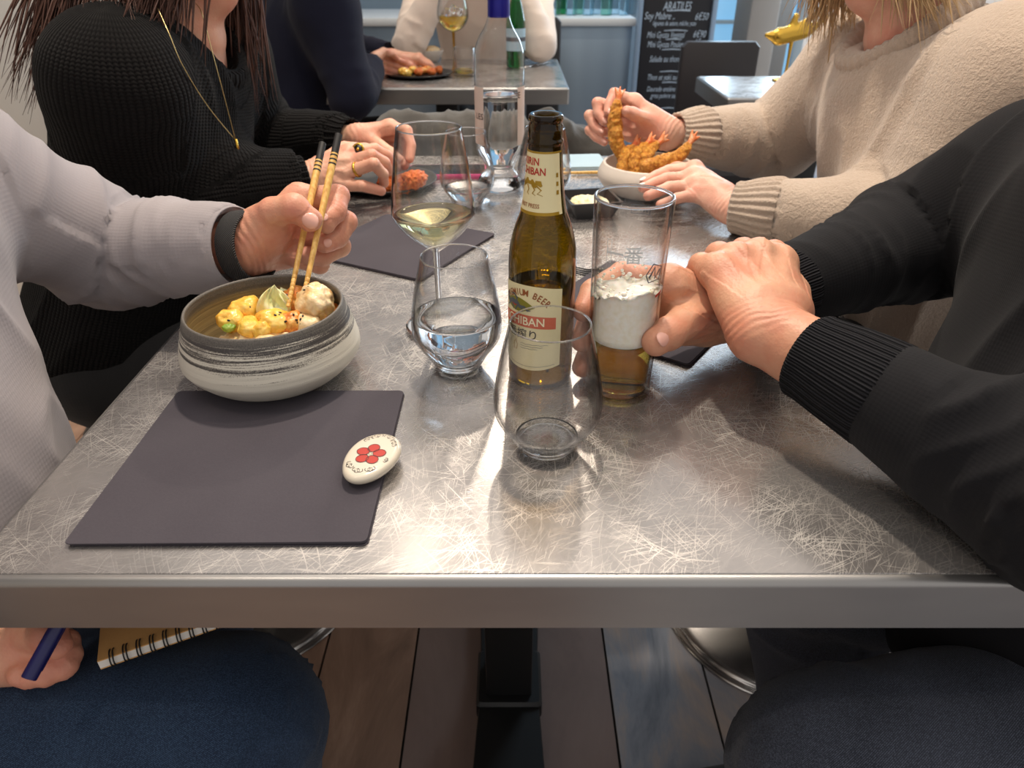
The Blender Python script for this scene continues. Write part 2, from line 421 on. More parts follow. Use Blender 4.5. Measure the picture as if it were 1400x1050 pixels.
def mat_solid_glass(name, col, ior, rough=0):
    t = NT(name); t.p(Base_Color=col, Roughness=rough, IOR=ior, Transmission_Weight=1.0); return t.m
MAT = {}
MAT['steel'] = mat_steel(); MAT['edge'] = mat_edge()
MAT['skin_man'] = mat_skin('skin_of_older_man', lin(212, 162, 134), lin(196, 118, 98))
MAT['skin_ruddy'] = mat_skin('ruddy_skin', lin(206, 156, 126), lin(196, 122, 98))
MAT['skin_woman'] = mat_skin('skin_of_woman', lin(220, 172, 146), lin(206, 134, 112))
MAT['skin_pale'] = mat_skin('pale_skin', lin(226, 180, 158), lin(214, 140, 120))
MAT['nail'] = M('fingernail', lin(226, 172, 156), .25); MAT['nail_white'] = M('white_nail', lin(240, 232, 224), .2)
MAT['shirt'] = mat_cloth('grey_shirt_cotton', lin(142, 136, 139), lin(160, 153, 155), 1500, .85, .25, .1)
MAT['knit'] = mat_knit('black_knit', lin(9, 8, 9), lin(26, 25, 25), 500, 1500, .8, .0016)
MAT['black'] = mat_cloth('black_jersey', lin(15, 15, 18), lin(24, 24, 28), 1700, .9, .25, .03)
def mat_ribbed():
    t = NT('black_rib_knit'); uv = t.sep(t.attr('limb')[1]); s_ = t.math('SINE', t.math('MULTIPLY', uv[1], 2200))
    t.p(Base_Color=t.mix(t.math('MULTIPLY_ADD', s_, .5, .5), lin(12, 12, 15), lin(42, 42, 46)), Roughness=.95, Specular_IOR_Level=.15); t.bump(s_, .8, .0012); return t.m
MAT['rib_black'] = mat_ribbed()
def mat_wool():
    t = NT('beige_wool'); c = t.coord(); n = t.noise(c, 9, 3); f = t.noise(c, 330, 4, .7); g = t.noise(c, 140, 3, .6)
    t.p(Base_Color=t.mix(t.math('MULTIPLY', t.math('ADD', n, f), .5), lin(176, 154, 136), lin(214, 196, 178)), Roughness=1, Sheen_Weight=.5, Sheen_Roughness=.5, Specular_IOR_Level=.1)
    t.bump(t.math('ADD', f, g), .9, .003); return t.m
MAT['wool'] = mat_wool()
MAT['navy'] = mat_cloth('navy_wool', lin(15, 17, 32), lin(22, 24, 42), 800, .95, .2, .03)
MAT['cream'] = mat_cloth('cream_jersey', lin(222, 202, 186), lin(236, 220, 206), 900, .9, .2, .2)
MAT['pale_blue'] = mat_cloth('pale_blue_cotton', lin(180, 190, 205), lin(205, 205, 215), 900, .9, .2)
MAT['denim'] = mat_denim('blue_denim', lin(10, 22, 42), lin(62, 84, 112))
MAT['denim_dark'] = mat_denim('charcoal_denim', lin(22, 25, 34), lin(92, 98, 114))
MAT['black_trouser'] = mat_cloth('black_trouser', lin(14, 14, 16), lin(22, 22, 25), 1200, .9, .2)
MAT['shoe'] = M('shoe_leather', lin(18, 16, 15), .45)
MAT['grey_coat'] = mat_cloth('grey_quilted_coat', lin(62, 60, 58), lin(88, 86, 82), 600, .8, .3)
MAT['dark_coat'] = mat_cloth('dark_olive_coat', lin(36, 34, 31), lin(56, 53, 49), 600, .7, .3)
MAT['glass'] = mat_glass('clear_glass'); MAT['glass_thick'] = mat_solid_glass('thick_glass', (1, 1, 1, 1), 1.5)
MAT['water'] = mat_solid_glass('water', (.98, .99, 1, 1), 1.33)
MAT['wine'] = mat_solid_glass('white_wine', (.97, .87, .46, 1), 1.33)
MAT['beer'] = mat_solid_glass('beer', (1.0, .80, .16, 1), 1.33, .02)
MAT['bottle_glass'] = mat_glass('olive_brown_glass', (.40, .30, .02, 1), 1.5, .35)
MAT['green_glass'] = mat_glass('green_glass', (.16, .55, .30, 1), 1.5, .5)
MAT['ink_black'] = M('black_ink', lin(24, 22, 22), .5); MAT['ink_red'] = M('red_ink', lin(178, 44, 30), .5); MAT['ink_brown'] = M('brown_ink', lin(150, 84, 40), .5)
MAT['ink_gold'] = M('gold_ink', lin(168, 132, 30), .4, .3); MAT['ink_green'] = M('olive_ink', lin(128, 122, 30), .5); MAT['ink_cream'] = M('cream_ink', lin(250, 238, 200), .5)
MAT['ink_grey'] = M('grey_ink', lin(84, 88, 96), .5); MAT['ink_white'] = M('white_ink', lin(228, 228, 226), .5); MAT['ink_banner'] = M('orange_red_ink', lin(206, 92, 56), .5)
MAT['label'] = M('cream_label_paper', lin(230, 218, 172), .5); MAT['label_white'] = M('white_label_paper', lin(222, 206, 196), .6)
MAT['gold'] = M('gold', lin(214, 172, 74), .25, 1.0); MAT['chrome'] = M('chrome', lin(222, 218, 214), .22, 1.0); MAT['onyx'] = M('onyx', lin(14, 14, 14), .12)
MAT['blackmetal'] = M('black_metal', lin(14, 14, 15), .5); MAT['leather'] = M('dark_leather', lin(44, 40, 42), .42)
MAT['black_dish'] = M('black_lacquer', lin(22, 22, 24), .3); MAT['charcoal'] = M('charcoal_rubber', lin(38, 37, 38), .6)
def mat_paper(name, a, b):
    t = NT(name); c = t.coord(); n = t.noise(c, 700, 3, .7); n2 = t.noise(c, 12, 2); t.p(Base_Color=t.mix(t.math('MULTIPLY', t.math('ADD', n, n2), .5), a, b), Roughness=.95, Specular_IOR_Level=.2); t.bump(n, .25, .0005); return t.m
MAT['napkin'] = mat_paper('charcoal_napkin', lin(62, 58, 65), lin(84, 80, 86)); MAT['blue_napkin'] = mat_paper('pale_blue_napkin', lin(150, 176, 190), lin(176, 196, 206))
MAT['paper'] = mat_paper('white_paper', lin(214, 206, 196), lin(232, 226, 218)); MAT['kraft'] = mat_paper('kraft_card', lin(196, 146, 88), lin(214, 166, 106))
def mat_bamboo():
    t = NT('bamboo'); c = t.coord(); n = t.noise(t.map(c, scale=(300, 300, 8)), 1, 3); t.p(Base_Color=t.ramp(n, [(.3, lin(206, 152, 74)), (.7, lin(240, 200, 118))]), Roughness=.38); return t.m
MAT['bamboo'] = mat_bamboo()
def mat_bowl():
    t = NT('stoneware_glaze'); c = t.coord(); x = t.sep(c); z = x[2]; r = t.math('SQRT', t.math('ADD', t.math('MULTIPLY', x[0], x[0]), t.math('MULTIPLY', x[1], x[1])))
    st = t.noise(t.map(c, scale=(7, 7, 330)), 1, 3, .65); sp = t.noise(c, 900, 2, .7)
    up = t.math('MULTIPLY', t.math('SUBTRACT', z, .031), 40)                       # more streaks towards the rim
    k = t.math('ADD', t.math('MULTIPLY', t.math('SUBTRACT', st, .60), 5.0), up)
    k = t.math('ADD', k, t.math('MULTIPLY', t.math('SUBTRACT', sp, .5), 1.3))
    out = t.ramp(k, [(.25, lin(206, 200, 186)), (.55, lin(136, 130, 120)), (.85, lin(66, 62, 60))])
    rim = t.ramp(t.math('ADD', t.math('MULTIPLY', t.math('SUBTRACT', z, .0655), 160), t.math('MULTIPLY', t.math('SUBTRACT', sp, .5), 2.0)), [(.2, (0, 0, 0)), (.7, (1, 1, 1))])
    dk = t.mix(sp, lin(34, 32, 32), lin(128, 122, 114)); out = t.mix(rim, out, dk)
    ins = t.ramp(st, [(.3, lin(122, 108, 74)), (.6, lin(178, 160, 116))]); ins = t.mix(t.ramp(t.math('ADD', t.math('MULTIPLY', t.math('SUBTRACT', z, .058), 120), t.math('SUBTRACT', sp, .5)), [(.2, (0, 0, 0)), (.8, (1, 1, 1))]), ins, dk)
    inner = t.sep(t.attr('limb')[1])[0]
    t.p(Base_Color=t.mix(inner, out, ins), Roughness=.5); t.bump(t.math('ADD', t.math('MULTIPLY', st, 1.0), t.math('MULTIPLY', sp, .3)), .35, .0012); return t.m
MAT['bowl'] = mat_bowl(); MAT['ceramic'] = M('white_ceramic', lin(214, 204, 194), .45)
def mat_food(name, a, b, c3, bump=.5, sc=60, rough=.4, spec=.5):
    t = NT(name); c = t.coord(); n = t.noise(c, sc, 4, .6); n2 = t.noise(c, sc*5, 2)
    t.p(Base_Color=t.ramp(n, [(.3, a), (.5, b), (.72, c3)]), Roughness=rough, Specular_IOR_Level=spec, Subsurface_Weight=.15, Subsurface_Scale=.004); t.bump(t.math('ADD', n, n2), bump, .0025); return t.m
MAT['batter'] = mat_food('crumb_batter', lin(180, 96, 22), lin(222, 150, 52), lin(244, 190, 92), .9, 240)
MAT['shrimp_tail'] = mat_food('shrimp_tail', lin(214, 92, 40), lin(230, 140, 84), lin(246, 206, 170), .3, 120)
MAT['yellow_food'] = mat_food('glazed_yellow_morsel', lin(226, 150, 40), lin(244, 196, 84), lin(250, 222, 136), .35, 50, .25)
MAT['orange_food'] = mat_food('saucy_orange_morsel', lin(196, 90, 26), lin(226, 140, 54), lin(244, 204, 120), .5, 70, .3)
MAT['pale_food'] = mat_food('pale_sauced_morsel', lin(220, 160, 80), lin(240, 210, 160), lin(248, 230, 196), .4, 45, .3)
MAT['cabbage'] = mat_food('cabbage_leaf', lin(196, 196, 120), lin(232, 228, 176), lin(246, 244, 220), .3, 40, .35)
MAT['greenveg'] = mat_food('spring_onion', lin(84, 120, 30), lin(130, 160, 50), lin(170, 190, 90), .3, 60)
MAT['cream_sauce'] = mat_food('cream_sauce', lin(232, 214, 160), lin(244, 232, 190), lin(250, 244, 220), .4, 60, .5)
MAT['orange_roll'] = mat_food('orange_crusted_morsel', lin(196, 80, 20), lin(226, 112, 36), lin(244, 160, 90), .8, 200)
MAT['foam'] = mat_food('beer_foam', lin(244, 236, 216), lin(250, 244, 230), lin(252, 250, 242), .15, 220, .7)
MAT['hair_brown'] = M('brown_hair', lin(82, 54, 44), .36); MAT['hair_blonde'] = M('blonde_hair', lin(196, 166, 124), .42)
MAT['blue_cap'] = M('blue_foil_cap', lin(28, 30, 140), .35, .3); MAT['pen_blue'] = M('navy_blue_plastic', lin(18, 18, 78), .3)
MAT['screen'] = M('dark_screen', lin(28, 30, 36), .1); MAT['pink'] = M('pink_silicone', lin(206, 70, 130), .5); MAT['grey_plastic'] = M('grey_plastic', lin(150, 148, 146), .4)
# ------------------------------------------------------------------ the setting
def struct(name, vf, m, parent=None, sharp=30, **kw):
    return obj(name, vf[0], vf[1], m, parent, kind=None if parent else 'structure', sharp=sharp, **kw)
MAT['wall'] = mat_paper('warm_plaster', lin(186, 178, 168), lin(198, 190, 180)); MAT['wall_blue'] = M('blue_grey_wall', lin(150, 172, 190), .6)
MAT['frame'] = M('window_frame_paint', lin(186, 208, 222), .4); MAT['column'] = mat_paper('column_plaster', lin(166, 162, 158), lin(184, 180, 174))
t = NT('daylit_window_glass'); t.p(Base_Color=lin(120, 160, 190), Roughness=.1, Emission_Color=lin(128, 186, 226), Emission_Strength=.62); MAT['pane'] = t.m
t = NT('counter_steel'); n = t.noise(t.map(t.coord(), scale=(3, 3, .4)), 1, 2); t.p(Base_Color=t.ramp(n, [(.35, lin(116, 132, 148)), (.6, lin(150, 168, 184))]), Metallic=.75, Roughness=.42); MAT['counter'] = t.m
def mat_plank(name, cols, bmp=.35):
    t = NT(name); c = t.coord(); n = t.noise(t.map(c, scale=(1, .35, 1)), 9, 5, .65, .6); f = t.noise(t.map(c, scale=(60, 6, 1)), 3, 3); 
    col = t.ramp(n, [(.3, cols[0]), (.5, cols[1]), (.68, cols[2])]); col = t.mix(t.math('MULTIPLY', f, .25), col, cols[0])
    t.p(Base_Color=col, Roughness=.55); t.bump(t.math('ADD', n, t.math('MULTIPLY', f, .4)), bmp, .002); return t.m
MAT['plank_a'] = mat_plank('worn_brown_plank', (lin(112, 86, 70), lin(150, 118, 98), lin(180, 146, 124)))
MAT['plank_b'] = mat_plank('smooth_taupe_plank', (lin(122, 100, 92), lin(134, 112, 103), lin(142, 120, 111)), .08)
MAT['plank_c'] = mat_plank('worn_blue_grey_plank', (lin(96, 100, 110), lin(146, 148, 156), lin(190, 166, 148)))
fl = struct('floor', box(.2, 2.2, -.03, 3.4, 6.6, .05), M('subfloor', lin(30, 26, 24), .8))
xs = [-1.5, -1.15, -.82, -.50, -.345, -.178, .172, .345, .52, .87, 1.2, 1.55, 1.9]
for i, (a, b) in enumerate(zip(xs, xs[1:])):
    mm = MAT['plank_a'] if b <= -.17 else MAT['plank_b'] if b < .18 else MAT['plank_c']
    ys = [-1.0, 1.05 + .31*(i % 3), 2.9 + .27*((i*2) % 3), 5.4] if not (-.2 < a < .1) else [-1.0, 2.4, 5.4]
    for y0, y1 in zip(ys, ys[1:]):
        obj('plank', *box((a+b)/2, (y0+y1)/2, -.004, b-a-.004, y1-y0-.004, .008, .0015), mm, fl, smooth=False)
struct('wall_left', box(-1.42, 2.2, 1.3, .1, 6.6, 2.7), MAT['wall'])
struct('wall_back', box(.2, 5.25, 1.3, 3.4, .1, 2.7), MAT['wall_blue'])
struct('baseboard_left', box(-1.36, 2.2, .05, .02, 6.4, .1, .004), MAT['column'])
def window(name, x0, x1, z0, z1, Y, nx, nz):
    fr = [box((x0+x1)/2, Y, z0+.03, x1-x0, .06, .06, .006), box((x0+x1)/2, Y, z1-.03, x1-x0, .06, .06, .006)]
    fr += [box(x, Y, (z0+z1)/2, .06, .058, z1-z0-.12, .006) for x in (x0+.03, x1-.03)]
    o = struct(name, join(*fr), MAT['frame'])
    for i in range(nx):
        for j in range(nz):
            a = x0+.06+(x1-x0-.12)*i/nx; b = x0+.06+(x1-x0-.12)*(i+1)/nx; c = z0+.06+(z1-z0-.12)*j/nz; d = z0+.06+(z1-z0-.12)*(j+1)/nz
            obj('pane', *box((a+b)/2, Y+.01, (c+d)/2, b-a-.024, .008, d-c-.024), MAT['pane'], o, smooth=False)
            if i: obj('glazing_bar', *box(a, Y, (c+d)/2, .024, .04, d-c, .004), MAT['frame'], o, smooth=False)
            if j: obj('glazing_bar', *box((a+b)/2, Y, c, b-a-.026, .04, .024, .004), MAT['frame'], o, smooth=False)
window('window_1', 1.13, 1.62, .10, 2.4, 5.14, 1, 4)
window('window_2', 1.72, 1.9, .10, 2.4, 5.14, 1, 2)
window('window_3', -.2, 1.04, .92, 2.3, 5.14, 4, 2)
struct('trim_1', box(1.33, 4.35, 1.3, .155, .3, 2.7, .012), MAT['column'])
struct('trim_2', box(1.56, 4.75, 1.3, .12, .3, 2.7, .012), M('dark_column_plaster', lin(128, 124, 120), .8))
# ------------------------------------------------------------------ tables, stools, chairs
def table(name, x0, x1, y0, y1, label, leg=True, cx=None, cy=None):
    t0 = empty(name, ((x0+x1)/2 if cx is None else cx, (y0+y1)/2 if cy is None else cy, 0), label, 'table')
    ctr = ((x0+x1)/2, (y0+y1)/2); sx, sy = x1-x0, y1-y0
    obj('tabletop', *box(ctr[0], ctr[1], .7485, sx-.010, sy-.010, .003, .0005), MAT['steel'], t0, sharp=30)
    pr = [(0, 0), (.0012, .0012)]+[(.0012, .040)]+[(.0012-.0060*(1-math.cos(a)), .0410+.0060*math.sin(a)) for a in np.linspace(0, PI/2, 7)]; Vs, n_ = [], 16
    for dx_, z_ in pr: Vs += [(ctr[0]+x, ctr[1]+y, .7022+z_) for x, y in rrect(sx+2*dx_, sy+2*dx_, .006, 3)]
    Fs = [(k*n_+i, k*n_+(i+1) % n_, (k+1)*n_+(i+1) % n_, (k+1)*n_+i) for k in range(len(pr)-1) for i in range(n_)]+[tuple(range(n_-1, -1, -1)), tuple(range((len(pr)-1)*n_, len(pr)*n_))]
    obj('edge_band', A_(Vs) if False else np.array(Vs), Fs, MAT['edge'], t0, sharp=40)
    if leg:
        X, Y = t0.location.x, t0.location.y
        obj('column', *box(X, Y, .37, .076, .076, .666, .004), MAT['blackmetal'], t0, sharp=30)
        obj('mounting_plate', *box(X, Y, .6985, .3, .3, .009, .002), MAT['blackmetal'], t0, sharp=30)
        f = prism([(-.05, -.04), (.05, -.04), (.062, -.30), (-.062, -.30)], .032, .004)
        for a in (0, PI): obj('foot', *xf(f, rot=(0, 0, a), loc=(X, Y, 0)), MAT['blackmetal'], t0, sharp=30)
        obj('foot_hub', *box(X, Y, .02, .11, .11, .04, .006), MAT['blackmetal'], t0, sharp=30)
    return t0
table('dining_table', -.372, .375, .3345, 1.47, 'scratched stainless steel dining table in the foreground, food and glasses on it', cx=-.005, cy=.78)
table('dining_table', -.62, .172, 2.29, 2.95, 'steel dining table behind, with the green bottle and black food plate')
table('dining_table', .607, 1.25, 2.12, 2.52, 'empty blue-grey reflecting steel table in front of the dark chair, right background')
def stool(x, y, label):
    s0 = empty('swivel_stool', (x, y, 0), label, 'stool')
    obj('base', *xf(lathe(smooth_prof([(0, .0), (.205, 0), (.208, .006), (.195, .014), (.12, .026), (.05, .045), (.03, .075), (.026, .10)], 4), 56), loc=(x, y, 0)), MAT['chrome'], s0)
    obj('column', *xf(lathe([(0, .08), (.025, .08), (.025, .36), (.05, .385), (0, .385)], 24), loc=(x, y, 0)), MAT['chrome'], s0, sharp=40)
    obj('seat', *xf(lathe(smooth_prof([(0, .385), (.17, .385), (.19, .40), (.19, .415), (.17, .426), (0, .428)], 4), 40), loc=(x, y, 0)), MAT['leather'], s0)
    return s0
stool(-.60, .43, 'black seated chrome stool under the man in the grey shirt')
stool(-.53, 1.02, 'chrome disc-base stool under the woman in black knit, rim showing beside blue jeans')
stool(.64, .42, 'black seated chrome stool under the man in black')
stool(.52, .965, 'chrome disc-base stool under the woman in beige, disc right of the table leg')
def chair(x, y, rz, label, mt, top=.80, wd=.42):
    c0 = empty('chair', (x, y, 0), label, 'chair', rz=rz)
    obj('seat', *xf(box(0, 0, .39, wd, .42, .07, .02)), MAT[mt], c0, local=True, sharp=35)
    obj('backrest', *xf(box(0, .20, (top+.38)/2, wd, .05, top-.38, .018)), MAT[mt], c0, local=True, sharp=35)
    for sx in (-1, 1):
        for sy in (-1, 1): obj('leg', *box(sx*(wd/2-.03), sy*.18, .1775, .032, .032, .355, .003), MAT['blackmetal'], c0, local=True, sharp=30)
    return c0
chair(.80, 2.80, .0, 'dark brown leather chair standing before the menu board at the far steel table', 'leather', .805, .30)
chair(-.02, 1.80, PI, 'dark chair at the end of the front table, coats hung over its back', 'charcoal', .78, .40)
chair(.0, 3.18, 0, 'black chair holding the person in the cream top, its edge showing beside the elbow', 'charcoal', .86, .42)
# ------------------------------------------------------------------ people
A_ = np.array
def unit(v): v = A_(v, float); return v/np.linalg.norm(v)
def pix(rows, dY=0):
    """rows of (px, py, Y, r) read off the photograph -> points, radii"""
    return A_([P(r[0], r[1], r[2]+dY) for r in rows]), A_([r[3] for r in rows])
def hand(W, Wb, wr, fingers, thumb, extra=(), h=.0014, kp=.013, kf=.006, wk=.0105, thumb_root=.3):
    """fingers: list of (points, radii) from the knuckle outwards; thumb the same from its base. W, Wb: wrist and a point inside the sleeve"""
    allp = np.concatenate([f[0] for f in fingers]+[thumb[0], [W, Wb]]+[e[0] for e in extra])
    lo, hi = allp.min(0)-.045, allp.max(0)+.045
    pal = Field(lo, hi, h); pal.chain([Wb, W], [wr*1.02, wr*.94], .005)
    n = len(fingers)
    for i, (p, r) in enumerate(fingers):
        off = (p[0]-W)*.0
        start = W+(fingers[i][0][0]-np.mean([f[0][0] for f in fingers], 0))*.45
        pal.chain([start, p[0]], [wr*.66, r[0]*1.12], wk)
    for a, b in zip(fingers, fingers[1:]): pal.chain([a[0][0], b[0][0]], [a[1][0]*.98, b[1][0]*.98], .008)
    for p, r in fingers: pal.ell(p[0], [r[0]*1.16]*3, k=.008)
    for p, r in extra: pal.chain(p, r, .016)
    th = Field(lo, hi, h); tp, tr = thumb
    th.chain(tp, tr, .004); th.ell(tp[-2], [tr[-2]*1.08]*3, k=.004)
    fg = Field(lo, hi, h)
    for p, r in fingers:
        one = Field(lo, hi, h*1.0) if False else None
        fg.chain(p, r, .0012)
    for p, r in fingers:
        for j in range(1, len(p)-1): fg.ell(p[j], [r[j]*1.07]*3, k=.0015)
    pal.union(th, .012); pal.union(fg, kf)
    V, F = pal.mesh(); V = relax(V, F, 1, .4)
    tips = A_([f[0][-1] for f in fingers]+[tp[-1]]); kn = A_([f[0][1] for f in fingers]+[f[0][0] for f in fingers]+[tp[-2]])
    d = np.sqrt(((V[:, None]-tips[None])**2).sum(-1)).min(1); d2 = np.sqrt(((V[:, None]-kn[None])**2).sum(-1)).min(1)
    red = np.clip(1-d/.03, 0, 1)*.9+np.clip(1-d2/.017, 0, 1)*.5
    N = normals(V, F)
    q = vnoise(V*A_([55, 55, 55]), 3); V = V+N*(q*.0004)[:, None]
    # tendons fanning to the knuckles, loose skin folds over knuckles and finger joints
    sx = fingers[-1][0][0]-fingers[0][0][0]; sx = sx/(np.linalg.norm(sx)+1e-9); sp = np.linalg.norm(fingers[-1][0][0]-fingers[0][0][0])/max(n-1, 1); dsp = np.zeros(len(V))
    for p, r in fingers:
        ab = p[0]-W; t_ = ((V-W)@ab)/(ab@ab); la = (V-W-np.clip(t_, 0, 1.05)[:, None]*ab)@sx; w_ = np.clip((t_-.30)/.25, 0, 1)*np.clip((1.18-t_)/.15, 0, 1)
        dsp += .0019*w_*(np.exp(-(la/(sp*.24))**2)-.42)*(np.abs(la) < sp*.75)
        for j in range(1, len(p)-1):
            ax_ = unit(p[j+1]-p[j-1]); q_ = V-p[j]; al = q_@ax_; nr = np.linalg.norm(q_-al[:, None]*ax_, axis=1) < r[j]*1.35
            dsp -= nr*.00055*(np.exp(-((al-.0022)/.0009)**2)+np.exp(-((al+.0022)/.0009)**2)+np.exp(-(al/.0009)**2))
    ab = W-np.mean([f[0][0] for f in fingers], 0); t_ = ((V-W)@unit(ab)); dsp += .0004*np.sin(t_*900+3*vnoise(V*60, 8))*np.exp(-((t_-.004)/.016)**2)
    V = V+N*dsp[:, None]
    return V, F, np.c_[np.clip(red, 0, 1), np.zeros(len(V)), np.zeros(len(V))]
def gen_hand(W, Wb, d, pn, side, wr=.026, curl=.6, s=1.0, h=.003):
    """relaxed half closed hand for people further away; d fingers, pn out of the palm, side towards the thumb"""
    d, pn, side = unit(d), unit(pn), unit(side); fs = []
    for i, (o, L) in enumerate(((.030, 1.0), (.010, 1.08), (-.010, 1.0), (-.029, .8))):
        m = W+s*(d*.085+side*o); p = [m]; a = 0
        for seg in (.042, .027, .021): a += curl; p.append(p[-1]+s*L*seg*(d*math.cos(a)+pn*math.sin(a)))
        fs.append((A_(p), A_([.0115, .0105, .0095, .0085])*s))
    t0 = W+s*(d*.03+side*.026+pn*.008)
    th = (A_([t0, t0+s*(d*.035+side*.02+pn*.012), t0+s*(d*.062+side*.018+pn*.028), t0+s*(d*.082+side*.008+pn*.038)]), A_([.016, .0125, .011, .0095])*s)
    return hand(W, Wb, wr, fs, th, h=h)
def nail(person, tip, dip, n, r, w=.0095, L=.0115, mat='nail'):
    d = unit(tip-dip); n = unit(A_(n)-d*(A_(n)@d)); s = np.cross(n, d)
    V, F = ball((0, 0, 0), (w/2, L/2, .0016), 12, 8)
    V[:, 2] -= (V[:, 0]**2)/(2*r)*1.1
    Vw = V[:, :1]*s+V[:, 1:2]*d+V[:, 2:3]*n+(tip+d*r*.28+n*r*.93)
    return obj('fingernail', Vw, F, MAT[mat], person)
def fold_disp(V, F, uv, sleeve=.004, body=.004, fr=38, seed=1, nb=1, elbow=None, gather=0, ends=None):
    N = normals(V, F); isb = uv[:, 2] < nb
    a = vnoise(np.c_[uv[:, 0]*fr, uv[:, 1]*8, uv[:, 2]*5+V[:, 0]*3], seed); b = vnoise(np.c_[uv[:, 0]*fr*.5, uv[:, 1]*11, V[:, 2]*6], seed+1)
    rid = (1-np.abs(a))**2.2-.35+.5*b
    wgt = np.ones(len(V))
    if elbow is not None:
        dm = np.min([np.linalg.norm(V-e, axis=1) for e in elbow], 0); wgt = .3+1.3*np.exp(-(dm/.10)**2)
    ds = sleeve*rid*wgt
    if gather:
        ci = uv[:, 2].astype(int); de = A_(ends)[ci]-(uv[:, 0]-3*ci); win = np.clip((de-.045)/.04, 0, 1)*np.clip((.26-de)/.08, 0, 1)
        ph = uv[:, 0]/.030+.9*vnoise(np.c_[uv[:, 0]*9, uv[:, 1]*14, uv[:, 2]*7], seed+5)+.5*np.sin(uv[:, 1]*14)
        ds = ds+gather*win*((1-np.abs(np.sin(PI*ph)))**1.6-.35)*(.55+.6*vnoise(np.c_[uv[:, 0]*20, uv[:, 1]*26, uv[:, 2]], seed+6))
    q = V@A_([[.8, .5, .3], [-.5, .8, .2], [.2, -.2, 1]]).T
    c = vnoise(q*A_([9, 22, 6]), seed+2); e = vnoise(V*16, seed+3)
    db = body*((1-np.abs(c))**2-.4+.5*e)
    return V+N*np.where(isb, db, ds)[:, None]
def strands(roots, ends, n, r0, seed, sag=.03, spread=.012, sides=4, m=9):
    """locks of hair from a root line to an end line"""
    g = np.random.default_rng(seed); parts = []
    for i in range(n):
        k = g.integers(len(roots)); ro = A_(roots[k])+g.normal(0, spread, 3); en = A_(ends[k])+g.normal(0, spread*1.6, 3)
        tt = np.linspace(0, 1, m)[:, None]; p = ro*(1-tt)+en*tt
        p += g.normal(0, 1, 3)*sag*.5*np.sin(PI*tt)+g.normal(0, 1, 3)*sag*.22*np.sin(2*PI*tt+g.random()*6)
        p[:, 2] += (sag*np.sin(PI*tt)).ravel()
        rr = r0*(.5+g.random())*np.r_[np.full(m-3, 1.0), .8, .5, .12]
        parts.append(tube(p, rr, sides, False))
    return join(*parts)
